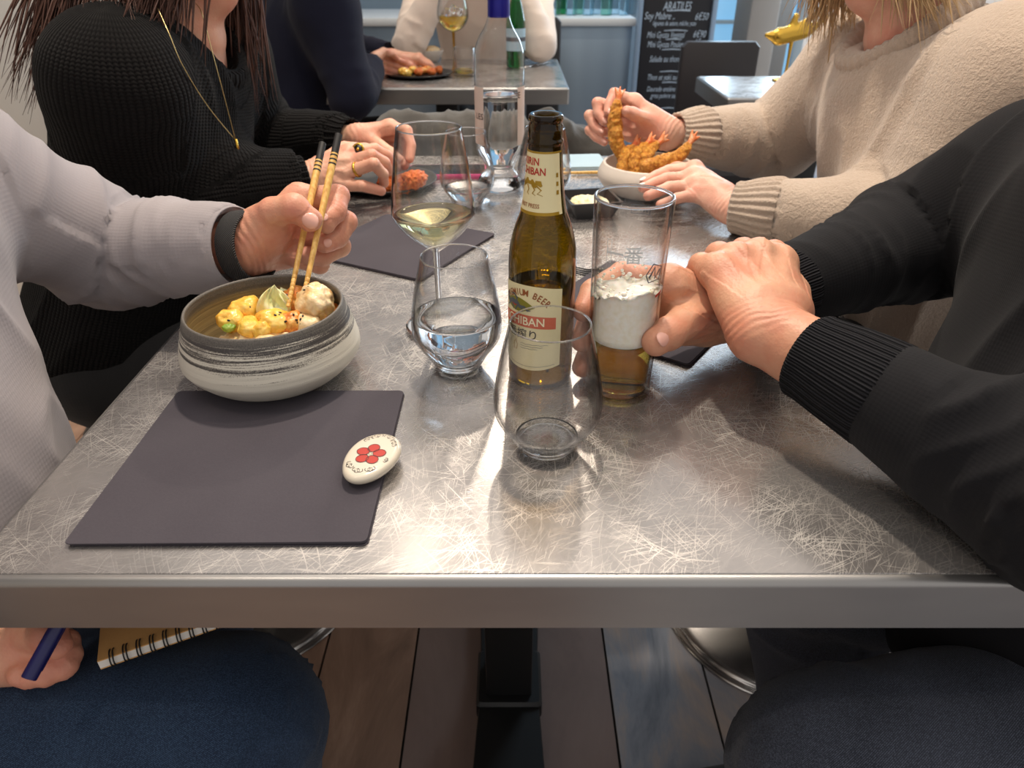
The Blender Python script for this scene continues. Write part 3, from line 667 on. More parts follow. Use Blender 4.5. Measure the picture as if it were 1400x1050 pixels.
def make_person(label, base, S, skin, top, pants, hands=(), top_r=(.068, .062, .05), depth=.115, width=.19, sleeve_end=(.0, .0), neck_cut=.062, h_top=.006, coarse=.010, fold=(.004, .004, 38), top_name='shirt', seed=1, cuff=None, leg_r=(.088, .074, .055), lower=True, belly=.13, shoe=True, face=True, kb=.06, collar_h=None, gather=0):
    g = {k: A_(v, float) for k, v in S.items()}; fd = unit(g['fdir']); up = unit(g['chest']-g['pelvis']); sd = unit(np.cross(fd, up)); fd2 = np.cross(up, sd)
    R = np.stack([sd, fd2, up], 1)
    # --- the body: one surface for torso, neck, head, arms and legs, hands grown finer and merged into it
    pts = A_([v for k, v in g.items() if k not in ('fdir', 'nod')]); lo, hi = pts.min(0)-.2, pts.max(0)+.2
    f = Field(lo, hi, coarse)
    f.chain([g['pelvis'], g['chest']], [.095, .10], .03); f.chain([g['chest'], g['neck']], [.07, .05], .05)
    f.chain([g['shL'], g['neck']-unit(g['head']-g['neck'])*.035, g['shR']], [.04, .040, .04], .04)
    for s in 'LR':
        f.chain([g['sh'+s], g['el'+s], g['wr'+s]], [.038, .032, .024], .03)
        if lower: f.chain([g['hip'+s], g['knee'+s], g['ankle'+s]], [.062, .05, .032], .03)
    V, F = f.mesh(); parts = [(V, F)]; at = [np.zeros((len(V), 3))]
    # head and neck at a finer step
    hc = g['head']; hup = unit(hc-g['neck']+A_([0, 0, .12])); hf = unit(fd-hup*(fd@hup)*.6+A_([0, 0, S.get('nod', -.25)])); hs = unit(np.cross(hf, hup)); hu = np.cross(hs, hf); HR = np.stack([hs, hf, hu], 1)
    hp = lambda a, b, c: hc+hs*a+hf*b+hu*c
    q = Field(hc-.20, hc+.17, .0042)
    q.lo = np.minimum(hc-.17, g['neck']-.09); q.n = np.ceil((hc+.16-q.lo+np.abs(g['neck']-hc)*.3)/q.h).astype(int)+1; q.f = np.full(q.n, .08, np.float32)
    q.chain([g['chest']*.3+g['neck']*.7, g['neck'], hp(0, -.02, -.06)], [.066, .054, .050], .03)
    q.ell(hp(0, -.015, .035), (.074, .094, .086), HR, .03); q.ell(hp(0, .03, -.035), (.058, .062, .075), HR, .04)
    q.ell(hp(0, .062, -.092), (.026, .024, .02), HR, .03)                                     # chin
    q.chain([hp(0, .088, .012), hp(0, .108, -.026)], [.009, .013], .012)                         # nose
    for s in (-1, 1):
        q.ell(hp(s*.031, .092, .010), (.017, .014, .011), HR, .01, sub=True); q.ell(hp(s*.031, .078, .008), (.012, .012, .012), HR, .003)
        q.ell(hp(s*.014, .098, -.032), (.009, .008, .007), HR, .006); q.ell(hp(s*.074, -.012, -.008), (.009, .018, .030), HR, .008)
        q.chain([hp(s*.012, .088, .026), hp(s*.046, .074, .026)], .006, .012)
    q.chain([hp(-.022, .079, -.060), hp(0, .088, -.058), hp(.022, .079, -.060)], [.004, .0068, .004], .006)
    q.chain([hp(-.018, .078, -.072), hp(0, .086, -.073), hp(.018, .078, -.072)], [.004, .0075, .004], .006)
    V, F = q.mesh(); parts.append((V, F))
    lip = np.exp(-(np.linalg.norm((V-hp(0, .086, -.066))*A_([1, 1, 1]), axis=1)/.02)**2); at.append(np.c_[lip, lip*0, lip*0])
    for hV, hF, ha in hands: parts.append((hV, hF)); at.append(ha)
    V, F = cat(*parts)
    person = obj('person', V, F, MAT[skin], attrs={'limb': np.concatenate(at)}, loc=base, label=label, cat='person')
    # --- the top
    cb, ce = g['pelvis'], g['neck']
    f = Field(lo-.03, hi+.03, h_top)
    ch = g['chest']; mid = (g['pelvis']*.55+ch*.45)
    f.ell(ch, (width, depth, .19), R, .05); f.ell(mid, (width*.93, belly, .22), R, .06)
    f.ell(g['pelvis']+up*.03, (width*.95, belly, .13), R, .06)
    f.chain([g['shL'], g['neck']-up*.055, g['shR']], [top_r[0], .055, top_r[0]], .05)
    chains = [([g['pelvis'], ch, g['neck']], [.17, .17, .1])]
    for s, e in zip('LR', sleeve_end):
        w_ = g['wr'+s]; el = g['el'+s]; dr = unit(w_-el); end = w_+dr*e
        m1 = (g['sh'+s]+el)/2; m2 = (el+end)/2
        c = ([g['sh'+s], m1, el, m2, end], [top_r[0], (top_r[0]+top_r[1])/2, top_r[1], (top_r[1]+top_r[2])/2, top_r[2]])
        f.chain(c[0], c[1], kb); chains.append(c)
    hd = unit(g['head']-g['neck'])
    if collar_h is not None:
        nkc = g['neck']+hd*collar_h; sl, (X, Y, Z) = f._win(nkc-.15, nkc+.15); q3 = (X-nkc[0], Y-nkc[1], Z-nkc[2])
        dd = q3[0]*hd[0]+q3[1]*hd[1]+q3[2]*hd[2]; rr = np.sqrt(np.maximum(q3[0]**2+q3[1]**2+q3[2]**2-dd**2, 0))
        f.f[sl] = np.maximum(f.f[sl], np.where(rr < .13, (dd-np.maximum(rr-.092, 0)*.9)*.7, -1)); f.chain([nkc-hd*.02, nkc+hd*.10], [neck_cut-.004, neck_cut+.01], .006, sub=True)
    else: f.chain([g['neck']-(g['head']-g['neck'])*.10, g['head']], [neck_cut, neck_cut+.03], .01, sub=True)
    for s, e in zip('LR', sleeve_end):
        dr = unit(g['wr'+s]-g['el'+s]); end = g['wr'+s]+dr*e
        # square end with an opening
        f.chain([end+dr*.002, end+dr*(top_r[2]*1.9)], [top_r[2]*1.25]*2, .004, sub=True) if False else None
        W = f._win(end-top_r[2]*2.2, end+top_r[2]*2.2); sl, (X, Y, Z) = W
        dd = (X-end[0])*dr[0]+(Y-end[1])*dr[1]+(Z-end[2])*dr[2]
        rr = np.sqrt(np.maximum((X-end[0])**2+(Y-end[1])**2+(Z-end[2])**2-dd**2, 0))
        m = rr < top_r[2]*1.7
        f.f[sl] = np.where(m, np.maximum(f.f[sl], dd), f.f[sl])
        f.f[sl] = np.where(m, np.maximum(f.f[sl], -np.maximum(rr-(top_r[2]-.006), -.02-dd)), f.f[sl])
    V, F = f.mesh(); V = relax(V, F, 2); uv = limb_uv(V, chains)
    V = fold_disp(V, F, uv, fold[0], fold[1], fold[2], seed, 1, [g['elL'], g['elR']], gather, [sum(np.linalg.norm(q_-p_) for p_, q_ in zip(c_[0], c_[0][1:])) for c_ in chains])
    obj(top_name, V, F, MAT[top], person, attrs={'limb': uv})
    if lower:
        f = Field(pts.min(0)-A_([.2, .2, .12]), A_([hi[0], hi[1], g['pelvis'][2]+.16]), h_top*1.25)
        f.ell(g['pelvis'], (.17, .13, .11), R, .05); chains = []
        for s in 'LR':
            c = ([g['hip'+s], g['knee'+s], g['ankle'+s]], list(leg_r)); f.chain(*c, .03); chains.append(c)
        V, F = f.mesh(); V = relax(V, F, 2); uv = limb_uv(V, chains); V = fold_disp(V, F, uv, .005, .004, 22, seed+9, 0, [g['kneeL'], g['kneeR']])
        obj('trousers', V, F, MAT[pants], person, attrs={'limb': uv})
        for s in 'LR':
            a = g['ankle'+s]; f = Field(a-A_([.26, .26, .12]), a+A_([.26, .26, .08]), .006)
            f.chain([a+A_([0, 0, -.03]), a+fd*.05+A_([0, 0, -.045]), a+fd*.16+A_([0, 0, -.058])], [.042, .042, .032], .02); f.cut((0, 0, .004), (0, 0, -1))
            f.cut(a+A_([0, 0, .02]), (0, 0, 1))
            obj('shoe', *f.mesh(), MAT['shoe'], person)
    return person, g, hp
# ---- man in the grey shirt, left front: left hand with chopsticks, right hand with a pen on his lap
dA = .045
wA = P(337, 337, .705)
thA = pix([(352, 312, .665, .018), (374, 290, .650, .0155), (402, 285, .642, .0135), (423, 299, .640, .0122)], dA)
fA = [pix(r, dA) for r in ([(408, 273, .70, .0135), (462, 268, .70, .0120), (459, 289, .680, .0112), (444, 304, .662, .0108)],
      [(412, 296, .705, .0135), (472, 303, .70, .0122), (461, 324, .685, .0115), (443, 333, .668, .0108)],
      [(409, 318, .70, .013), (464, 336, .70, .0118), (441, 350, .685, .0108), (418, 349, .672, .0100)],
      [(399, 338, .69, .0125), (437, 361, .69, .0104), (402, 354, .672, .0094)])]
exA = [pix([(345, 330, .665, .024), (366, 318, .660, .022)], dA), pix([(350, 350, .685, .022), (385, 345, .69, .017)], dA)]
elA = A_([-.455, .765, .815])
hA = hand(wA, wA+unit(elA-wA)*.06, .028, fA, thA, exA)
wA2 = P(-34, 893, .372); elA2 = A_([-.68, .20, .74])
fA2 = [pix(r) for r in ([(34, 872, .385, .013), (86, 880, .372, .0115), (92, 897, .364, .0105), (72, 906, .358, .0098)],
       [(30, 884, .375, .013), (84, 896, .362, .0115), (86, 910, .356, .0105), (62, 914, .352, .0098)],
       [(24, 896, .368, .0125), (66, 909, .354, .011), (64, 920, .350, .0100), (44, 920, .348, .0092)],
       [(16, 906, .362, .0115), (48, 918, .350, .0098), (42, 925, .347, .0088), (26, 923, .346, .0082)])]
thA2 = pix([(0, 874, .380, .018), (38, 864, .372, .0145), (66, 868, .360, .012), (78, 882, .354, .0108)])
hA2 = hand(wA2, wA2+unit(elA2-wA2)*.06, .029, fA2, thA2, [pix([(-6, 890, .374, .024), (22, 888, .372, .02)])], h=.0018)
manA, gA, hpA = make_person('man in light grey shirt and blue jeans eating with chopsticks, pen in other hand', (-.60, .43, .478),
    dict(fdir=(1, 0, 0), pelvis=(-.565, .43, .53), chest=(-.535, .46, .89), neck=(-.53, .46, 1.05), head=(-.50, .47, 1.23), shL=(-.55, .645, .965), shR=(-.58, .26, 1.01),
         elL=elA, elR=elA2, wrL=wA, wrR=wA2, hipL=(-.60, .53, .53), hipR=(-.60, .365, .53), kneeL=(-.36, .56, .545), kneeR=(-.245, .368, .53), ankleL=(-.46, .58, .10), ankleR=(-.32, .41, .10)),
    'skin_man', 'shirt', 'denim', [hA, hA2], top_r=(.066, .064, .043), depth=.12, width=.20, sleeve_end=(-.012, -.05), fold=(.0095, .008, 24), h_top=.0048, seed=3, leg_r=(.092, .082, .06), belly=.155, gather=.0055)
for f_, n_, w_ in ((fA[0], (-.2, -1, .3), .0095), (fA[1], (.1, -1, .2), .0095)): nail(manA, f_[0][-1], f_[0][-2], n_, f_[1][-1], w_)
nail(manA, thA[0][-1], thA[0][-2], (-.25, -1, .55), thA[1][-1], .0160, .0170)
# ---- woman in the black knit, left behind
wB = P(428, 243, 1.105); elB = A_([-.52, .985, .805]); wBl = P(487, 190, 1.25); elBl = A_([-.47, 1.37, .79])
fB = [pix(r) for r in ([(476, 209, 1.135, .0105), (512, 204, 1.15, .0092), (529, 212, 1.16, .0084), (538, 223, 1.165, .0078)],
      [(474, 223, 1.12, .0105), (508, 212, 1.118, .0094), (526, 222, 1.132, .0086), (532, 234, 1.145, .0080)],
      [(470, 238, 1.11, .0102), (511, 224, 1.10, .0092), (524, 238, 1.112, .0084), (525, 250, 1.125, .0078)],
      [(464, 253, 1.105, .0098), (495, 254, 1.095, .0088), (521, 261, 1.108, .0076)])]
thB = pix([(440, 225, 1.13, .014), (470, 203, 1.17, .0115), (500, 205, 1.19, .010), (522, 214, 1.195, .0088)])
hB = hand(wB, wB+unit(elB-wB)*.05, .0245, fB, thB, [pix([(440, 240, 1.11, .02), (462, 228, 1.12, .018)])], h=.0016)
fBl = [pix(r) for r in ([(532, 174, 1.265, .0108), (556, 179, 1.252, .0095), (562, 199, 1.235, .0086), (560, 217, 1.22, .0078)],
       [(532, 182, 1.275, .0105), (554, 192, 1.27, .0094), (557, 212, 1.25, .0085), (553, 227, 1.235, .0078)],
       [(528, 192, 1.282, .010), (546, 202, 1.28, .009), (549, 218, 1.262, .0082), (545, 230, 1.25, .0076)],
       [(522, 200, 1.285, .0095), (538, 210, 1.285, .0084), (540, 224, 1.27, .0074)])]
thBl = pix([(505, 192, 1.245, .0135), (520, 200, 1.222, .0112), (534, 210, 1.21, .0098), (545, 218, 1.20, .0086)])
hBl = hand(wBl, wBl+unit(elBl-wBl)*.05, .0245, fBl, thBl, h=.0018)
womB, gB, hpB = make_person('woman with long brown hair in a chunky black knit jumper at left, two gold rings', (-.53, 1.02, .478),
    dict(fdir=(1, 0, 0), nod=-.45, pelvis=(-.66, 1.05, .53), chest=(-.525, 1.11, .875), neck=(-.46, 1.11, 1.005), head=(-.415, 1.11, 1.168), shL=(-.49, 1.275, .965), shR=(-.495, .965, .96),
         elL=elBl, elR=elB, wrL=wBl, wrR=wB, hipL=(-.62, 1.12, .53), hipR=(-.62, .97, .53), kneeL=(-.36, 1.14, .55), kneeR=(-.36, 1.0, .55), ankleL=(-.60, 1.25, .10), ankleR=(-.70, .98, .10)),
    'skin_woman', 'knit', 'black_trouser', [hB, hBl], top_r=(.078, .070, .046), depth=.118, width=.175, sleeve_end=(-.03, -.022), fold=(.006, .006, 26), top_name='jumper', seed=11, neck_cut=.068)
# ---- woman in beige, right behind
wE = P(1000, 283, 1.015); elE = A_([.53, .885, .80]); wEr = P(912, 182, 1.265); elEr = A_([.49, 1.37, .80])
fE = [pix(r) for r in ([(950, 232, 1.12, .0108), (915, 233, 1.125, .0090), (897, 240, 1.115, .0083), (881, 249, 1.105, .0076)],
      [(946, 242, 1.095, .0108), (912, 244, 1.098, .0092), (895, 250, 1.09, .0084), (879, 257, 1.082, .0077)],
      [(946, 254, 1.075, .0105), (915, 256, 1.075, .0090), (899, 262, 1.068, .0082), (886, 268, 1.062, .0075)],
      [(951, 266, 1.055, .0098), (926, 271, 1.05, .0084), (914, 276, 1.045, .0076), (903, 280, 1.042, .0070)])]
thE = pix([(975, 255, 1.09, .0135), (950, 232, 1.15, .0112), (925, 230, 1.16, .0098), (905, 236, 1.155, .0086)])
hE = hand(wE, wE+unit(elE-wE)*.05, .0245, fE, thE, [pix([(985, 268, 1.04, .02), (962, 252, 1.08, .017)])], h=.0016)
fEr = [pix(r) for r in ([(868, 139, 1.285, .0108), (840, 128, 1.285, .0094), (833, 142, 1.272, .0086), (831, 153, 1.262, .0078)],
       [(864, 153, 1.295, .0105), (817, 141, 1.285, .0094), (818, 155, 1.276, .0086), (826, 166, 1.266, .0078)],
       [(861, 170, 1.295, .0102), (806, 158, 1.29, .0090), (812, 172, 1.28, .0084), (822, 180, 1.268, .0076)],
       [(864, 184, 1.285, .0098), (806, 178, 1.285, .0084), (815, 188, 1.275, .0076), (826, 194, 1.265, .0070)])]
thEr = pix([(897, 170, 1.262, .0145), (879, 161, 1.25, .0118), (866, 156, 1.243, .0100), (856, 153, 1.238, .0088)])
hEr = hand(wEr, wEr+unit(elEr-wEr)*.05, .0245, fEr, thEr, [pix([(900, 180, 1.265, .02), (880, 172, 1.27, .018)])], h=.0016)
womE, gE, hpE = make_person('blonde woman in a fuzzy beige jumper at right, lifting a fried shrimp from the bowl', (.55, 1.0, .478),
    dict(fdir=(-1, 0, 0), nod=-.45, pelvis=(.70, 1.04, .53), chest=(.605, 1.07, .87), neck=(.540, 1.078, 1.008), head=(.485, 1.09, 1.168), shL=(.60, .89, .97), shR=(.575, 1.25, .95),
         elL=elE, elR=elEr, wrL=wE, wrR=wEr, hipL=(.66, .97, .53), hipR=(.66, 1.12, .53), kneeL=(.40, .98, .55), kneeR=(.40, 1.14, .55), ankleL=(.70, .93, .10), ankleR=(.62, 1.22, .10)),
    'skin_pale', 'wool', 'black_trouser', [hE, hEr], top_r=(.082, .072, .046), depth=.14, width=.20, sleeve_end=(-.060, -.070), fold=(.0065, .010, 24), top_name='jumper', seed=21, neck_cut=.064, belly=.16, collar_h=-.004)
for f_, n_ in ((fEr[0], (.2, -1, .2)), (fEr[1], (.1, -1, .2)), (fEr[2], (.1, -1, .2)), (fEr[3], (.1, -1, .2))): nail(womE, f_[0][-1], f_[0][-2], n_, f_[1][-1], .0075, .012)
nail(womE, thEr[0][-1], thEr[0][-2], (.3, -1, .3), thEr[1][-1], .009, .014)
for f_ in fE[:2]: nail(womE, f_[0][-1], f_[0][-2], (-.2, -.2, 1), f_[1][-1], .007, .013, 'nail_white')
# ---- man in black, right front: right hand round the beer glass, left hand resting on his wrist
wF = P(992, 425, .645); elF = A_([.468, .795, .822]); wFl = P(1050, 455, .545); elFl = T(1480, 692, .803)
fF = [pix(r) for r in ([(915, 388, .615, .0150), (850, 375, .648, .0122), (810, 398, .622, .0112), (798, 425, .595, .0104)],
      [(916, 408, .622, .0148), (850, 405, .655, .0124), (806, 434, .622, .0112), (795, 466, .590, .0104)],
      [(920, 428, .622, .0142), (855, 440, .652, .0118), (808, 470, .620, .0106), (796, 502, .590, .0098)],
      [(928, 446, .615, .0132), (862, 475, .645, .0106), (814, 502, .618, .0096), (802, 530, .592, .0088)])]
thF = pix([(960, 432, .612, .0210), (936, 440, .585, .0165), (914, 456, .562, .0140), (897, 467, .548, .0128)])
hF = hand(wF, wF+unit(elF-wF)*.06, .031, fF, thF, [pix([(960, 410, .635, .024), (935, 400, .630, .018)]), pix([(965, 440, .625, .023), (940, 440, .61, .017)])])
fFl = [pix(r) for r in ([(1064, 362, .640, .0150), (1058, 345, .665, .0120), (1040, 352, .69, .0105)],
       [(1036, 354, .636, .0150), (1016, 342, .662, .0122), (998, 352, .686, .0108)],
       [(1006, 359, .626, .0145), (982, 348, .650, .0120), (964, 364, .672, .0102)],
       [(980, 372, .612, .0138), (958, 362, .630, .0112), (944, 381, .645, .0094)])]
thFl = pix([(1080, 430, .580, .019), (1086, 400, .625, .0150), (1078, 385, .660, .0125), (1066, 380, .685, .0110)])
hFl = hand(wFl, wFl+unit(elFl-wFl)*.06, .031, fFl, thFl, [pix([(1046, 425, .575, .027), (1030, 385, .61, .015)]), pix([(1025, 420, .575, .022), (1000, 385, .60, .012)]), pix([(1066, 420, .580, .022), (1062, 385, .615, .014)])])
manF, gF, hpF = make_person('man in a black sweatshirt at right front, one hand round the beer glass', (.64, .42, .478),
    dict(fdir=(-1, 0, 0), pelvis=(.565, .46, .53), chest=(.545, .53, .865), neck=(.545, .53, 1.03), head=(.53, .53, 1.22), shL=(.55, .33, .98), shR=(.545, .735, .900),
         elL=elFl, elR=elF, wrL=wFl, wrR=wF, hipL=(.66, .375, .53), hipR=(.66, .545, .53), kneeL=(.262, .325, .535), kneeR=(.33, .56, .535), ankleL=(.33, .40, .10), ankleR=(.44, .58, .10)),
    'skin_ruddy', 'black', 'denim_dark', [hF, hFl], top_r=(.072, .069, .041), depth=.13, width=.20, sleeve_end=(-.10, -.075), fold=(.0100, .009, 20), top_name='sweatshirt', seed=31, gather=.0045, belly=.19, h_top=.0048, leg_r=(.098, .084, .062))
nail(manF, thF[0][-1], thF[0][-2], (-.1, -1, .5), thF[1][-1], .0135, .0155)
def ribbed_cuff(person, w_, el, e0, e1, r0, r1, n, amp, mat, squash=1.0):
    """knitted cuff: ring whose ribs run along the arm"""
    d = unit(w_-el); a = w_+d*e0; b = w_+d*e1; L = np.linalg.norm(b-a); prof = []
    prof = [(r0*.98, -.002), (r0*1.02, .004), (r0, L*.2), (r0*.6+r1*.4, L*.5), (r1, L*.85), (r1*1.0, L-.003), (r1*.95, L), (r1*.86, L-.004), (r1*.84, L*.5)]
    V, F = lathe(prof, n*8); th = np.arctan2(V[:, 1], V[:, 0]); rr = np.hypot(V[:, 0], V[:, 1])
    k = 1+amp*np.sin(n*th)+.015*np.sin(3*th+V[:, 2]*60); V[:, 0] *= k; V[:, 1] *= k*squash
    uv = np.c_[V[:, 2], th*r0, np.zeros(len(V))]
    V, F = along((V, F), a, b); return obj('cuff', V, F, MAT[mat], person, attrs={'limb': uv})
ribbed_cuff(womE, gE['wrL'], gE['elL'], -.068, -.004, .047, .036, 26, .035, 'wool')
ribbed_cuff(womE, gE['wrR'], gE['elR'], -.078, -.014, .048, .034, 26, .035, 'wool')
ribbed_cuff(manF, gF['wrL'], gF['elL'], -.112, -.040, .0425, .0365, 60, .008, 'rib_black')
ribbed_cuff(manF, gF['wrR'], gF['elR'], -.09, -.03, .0425, .036, 60, .008, 'rib_black')
ribbed_cuff(womB, gB['wrR'], gB['elR'], -.07, -.012, .047, .034, 22, .03, 'knit')
ribbed_cuff(womB, gB['wrL'], gB['elL'], -.06, -.004, .047, .034, 22, .03, 'knit')
# buttoned cuff of the grey shirt
d_ = unit(wA-elA); V, F = lathe([(.0445, 0), (.0455, .004), (.0445, .05), (.0415, .066), (.0400, .0665), (.039, .05)], 48)
V[:, 0] *= 1+.02*np.sin(2*np.arctan2(V[:, 1], V[:, 0])); obj('cuff', *along((V, F), wA-d_*.076, wA-d_*.010), MAT['shirt'], manA, attrs={'limb': np.c_[V[:, 2], np.arctan2(V[:, 1], V[:, 0])*.04, V[:, 2]*0]})
# collar of the beige jumper
def collar(person, g, r, tilt, mat, n, fw=-.022):
    a = g['neck']+unit(g['head']-g['neck'])*fw; V, F, nn = [], [], 110
    m = 10
    for i in range(nn*2):
        th = 2*PI*i/(nn*2); rb = 1+(.13 if n else 0)*math.sin(n*th)
        for j in range(m):
            ph = 2*PI*j/m; V.append(((r+.011*math.cos(ph)*rb)*math.cos(th), (r+.011*math.cos(ph)*rb)*math.sin(th), .023*math.sin(ph)*(rb*.3+.7)))
    for i in range(nn*2):
        for j in range(m):
            i2 = (i+1) % (nn*2); j2 = (j+1) % m; F.append((i*m+j, i2*m+j, i2*m+j2, i*m+j2))
    up = unit(g['head']-g['neck']+tilt); V, F = along((A_(V), F), a, a+up); th = np.repeat(np.linspace(0, 6.28, nn*2), m)
    return obj('collar', V, F, MAT[mat], person, attrs={'limb': np.c_[th*0, th*r, th*0]})
collar(womE, gE, .0840, A_([-.10, 0, .02]), 'wool', 40, .010); collar(womB, gB, .075, A_([.10, 0, .02]), 'knit', 34)
# shirt collar of the man in grey and crew neck of the man in black
collar(manA, gA, .064, A_([.03, 0, .05]), 'shirt', 0); collar(manF, gF, .066, A_([-.03, 0, .05]), 'rib_black', 70)
def hair_cap(person, hp, mat, back=.0, full=True):
    hc = hp(0, 0, 0); f = Field(hc-.2, hc+.2, .006); ax = np.stack([hp(1, 0, 0)-hc, hp(0, 1, 0)-hc, hp(0, 0, 1)-hc], 1)
    f.ell(hp(0, -.022, .042), (.083, .100, .092), ax, .01); f.ell(hp(0, -.055, -.03), (.076, .062, .085), ax, .04)
    f.ell(hp(0, .105, -.035), (.066, .075, .085), ax, .02, sub=True)
    V, F = f.mesh(); N = normals(V, F); V = V+N*(.003*vnoise(V*A_([90, 90, 25]), 5))[:, None]; return V, [tuple(q) for q in F]
def hair_long(person, hp, mat, front_ends, back_ends, seed, n=150):
    roots, ends = [], []
    for e in front_ends[0]: roots.append(hp(-.068, .035, .02)); ends.append(e)
    for e in front_ends[1]: roots.append(hp(.068, .035, .02)); ends.append(e)
    for e in back_ends: roots.append(hp(0, -.10, -.01)); ends.append(e)
    V, F = join(hair_cap(person, hp, mat), strands(roots, ends, n, .0013, seed, .014, .011))
    return obj('hair', V, F, MAT[mat], person)
# hp(a): a>0 is the side given by cross(forward, up) = the person's right
hair_long(womB, hpB, 'hair_brown', [[P(330, 95, 1.20), P(345, 130, 1.19), P(318, 120, 1.2), P(300, 90, 1.21)], [P(205, 52, 1.0), P(190, 45, .99), P(222, 62, 1.0), P(180, 40, .98)]],
          [P(48, 140, 1.0), P(60, 110, 1.0), P(75, 60, 1.02), P(42, 95, 1.0), P(100, 50, 1.0), P(140, 40, .97), P(175, 40, .96)], 5, 800)
hair_long(womE, hpE, 'hair_blonde', [[P(1268, 8, .98), P(1285, 12, .97), P(1250, 4, .99)], [P(1118, 30, 1.2), P(1130, 48, 1.2), P(1150, 30, 1.2), P(1112, 10, 1.22)]],
          [P(1300, -30, 1.08), P(1340, -60, 1.1), P(1360, -40, 1.1)], 6, 700)
for p_, h_, m_ in ((manA, hpA, M('grey_hair', lin(110, 104, 98), .5)), (manF, hpF, M('dark_grey_hair', lin(70, 64, 60), .5))):
    V, F = hair_cap(p_, h_, 0); obj('hair', V, F, m_, p_)
# ---- the two people at the table behind
wC = A_([-.435, 2.40, .80]); elC = A_([-.46, 2.17, .745]); wCl = A_([-.40, 2.60, .80])
hC = gen_hand(wC, wC+unit(elC-wC)*.05, (.15, 1, -.15), (.9, 0, -.3), (0, .1, 1), curl=.55)
hCl = gen_hand(wCl, wCl+A_([-.05, 0, 0]), (1, .1, -.1), (0, 0, -1), (0, -1, 0), curl=.4, h=.004)
manC, gC, hpC = make_person('person in a dark navy jumper seen from behind at the far steel table', (-.78, 2.38, .478),
    dict(fdir=(.85, .5, 0), pelvis=(-.76, 2.36, .53), chest=(-.66, 2.41, .87), neck=(-.60, 2.44, 1.03), head=(-.55, 2.46, 1.21), shL=(-.70, 2.58, .97), shR=(-.52, 2.23, .965),
         elL=(-.55, 2.66, .80), elR=elC, wrL=wCl, wrR=wC, hipL=(-.76, 2.46, .53), hipR=(-.70, 2.30, .53), kneeL=(-.36, 2.60, .54), kneeR=(-.34, 2.44, .54), ankleL=(-.36, 2.6, .1), ankleR=(-.34, 2.44, .1)),
    'skin_man', 'navy', 'black_trouser', [hC, hCl], top_r=(.085, .068, .048), depth=.13, width=.20, sleeve_end=(-.01, -.01), fold=(.006, .007, 20), top_name='jumper', seed=41, h_top=.009, coarse=.014)
V, F = hair_cap(manC, hpC, 0); obj('hair', V, F, MAT['hair_brown'], manC)
wD = A_([-.24, 2.88, 1.02]); wDl = A_([.02, 2.88, 1.02]); eD = A_([-.375, 2.835, .812]); eDl = A_([.098, 2.80, .812])
hD = gen_hand(wD, wD+unit(eD-wD)*.05, (.5, .1, .9), (.6, .6, -.3), (-.3, 1, .1), curl=.6, h=.004); hDl = gen_hand(wDl, wDl+unit(eDl-wDl)*.05, (-.5, .1, .9), (-.6, .6, -.3), (.3, 1, .1), curl=.6, h=.004)
perD, gD, hpD = make_person('person in a cream top facing forward, both elbows on the far steel table', (-.12, 3.2, .478),
    dict(fdir=(0, -1, 0), pelvis=(-.12, 3.22, .53), chest=(-.12, 3.12, .88), neck=(-.12, 3.06, 1.05), head=(-.12, 2.98, 1.23), shL=(.08, 3.06, .985), shR=(-.32, 3.06, .985),
         elL=eDl, elR=eD, wrL=wDl, wrR=wD, hipL=(-.03, 3.2, .53), hipR=(-.21, 3.2, .53), kneeL=(-.02, 2.84, .54), kneeR=(-.22, 2.84, .54), ankleL=(-.02, 2.86, .1), ankleR=(-.22, 2.86, .1)),
    'skin_pale', 'cream', 'black_trouser', [hD, hDl], top_r=(.072, .060, .045), depth=.12, width=.18, sleeve_end=(-.02, -.02), fold=(.006, .006, 26), top_name='blouse', seed=51, h_top=.009, coarse=.014)
V, F = hair_cap(perD, hpD, 0); obj('hair', V, F, MAT['hair_brown'], perD)
# ------------------------------------------------------------------ things on the front table
TZ = .75
def lathe_obj(name, prof, mat, parent, z0=0.0, n=64, **kw):
    V, F = lathe(prof, n); V[:, 2] += z0; return obj(name, V, F, MAT[mat] if isinstance(mat, str) else mat, parent, local=True, **kw)
def wrap(vf, prof, a0, eps):
    """lay a flat drawing (x right, y up) on a surface of revolution"""
    V = np.asarray(vf[0], float); zz = A_([p[1] for p in prof]); rr = A_([p[0] for p in prof]); r = np.interp(V[:, 1], zz, rr)
    rm = r.mean(); a = a0+V[:, 0]/rm; return np.c_[(r+eps)*np.cos(a), (r+eps)*np.sin(a), V[:, 1]], vf[1]
def patch(x0, x1, y0, y1, n=28, m=8, top=None, bot=None):
    V, F = [], []
    for j in range(m+1):
        for i in range(n+1):
            x = x0+(x1-x0)*i/n; a = y0+(bot(x) if bot else 0); b = y1+(top(x) if top else 0); V.append((x, a+(b-a)*j/m, 0))
    for j in range(m):
        for i in range(n): F.append((j*(n+1)+i, j*(n+1)+i+1, (j+1)*(n+1)+i+1, (j+1)*(n+1)+i))
    return A_(V), F
def arc_text(s, size, r, cy, span, cx=0, bold=0):
    parts = []; n = len(s)
    for i, ch in enumerate(s):
        if ch == ' ': continue
        a = -span/2+span*i/(n-1); V, F = text(ch, size, sx=.8, bold=bold)
        if len(V) == 0: continue
        c, s_ = math.cos(-a), math.sin(-a); V = np.c_[V[:, 0]*c-V[:, 1]*s_, V[:, 0]*s_+V[:, 1]*c, V[:, 2]]
        parts.append((V+A_([cx+r*math.sin(a), cy+r*math.cos(a), 0]), F))
    return join(*parts)
def shift(vf, x, y): return np.asarray(vf[0])+A_([x, y, 0]), vf[1]
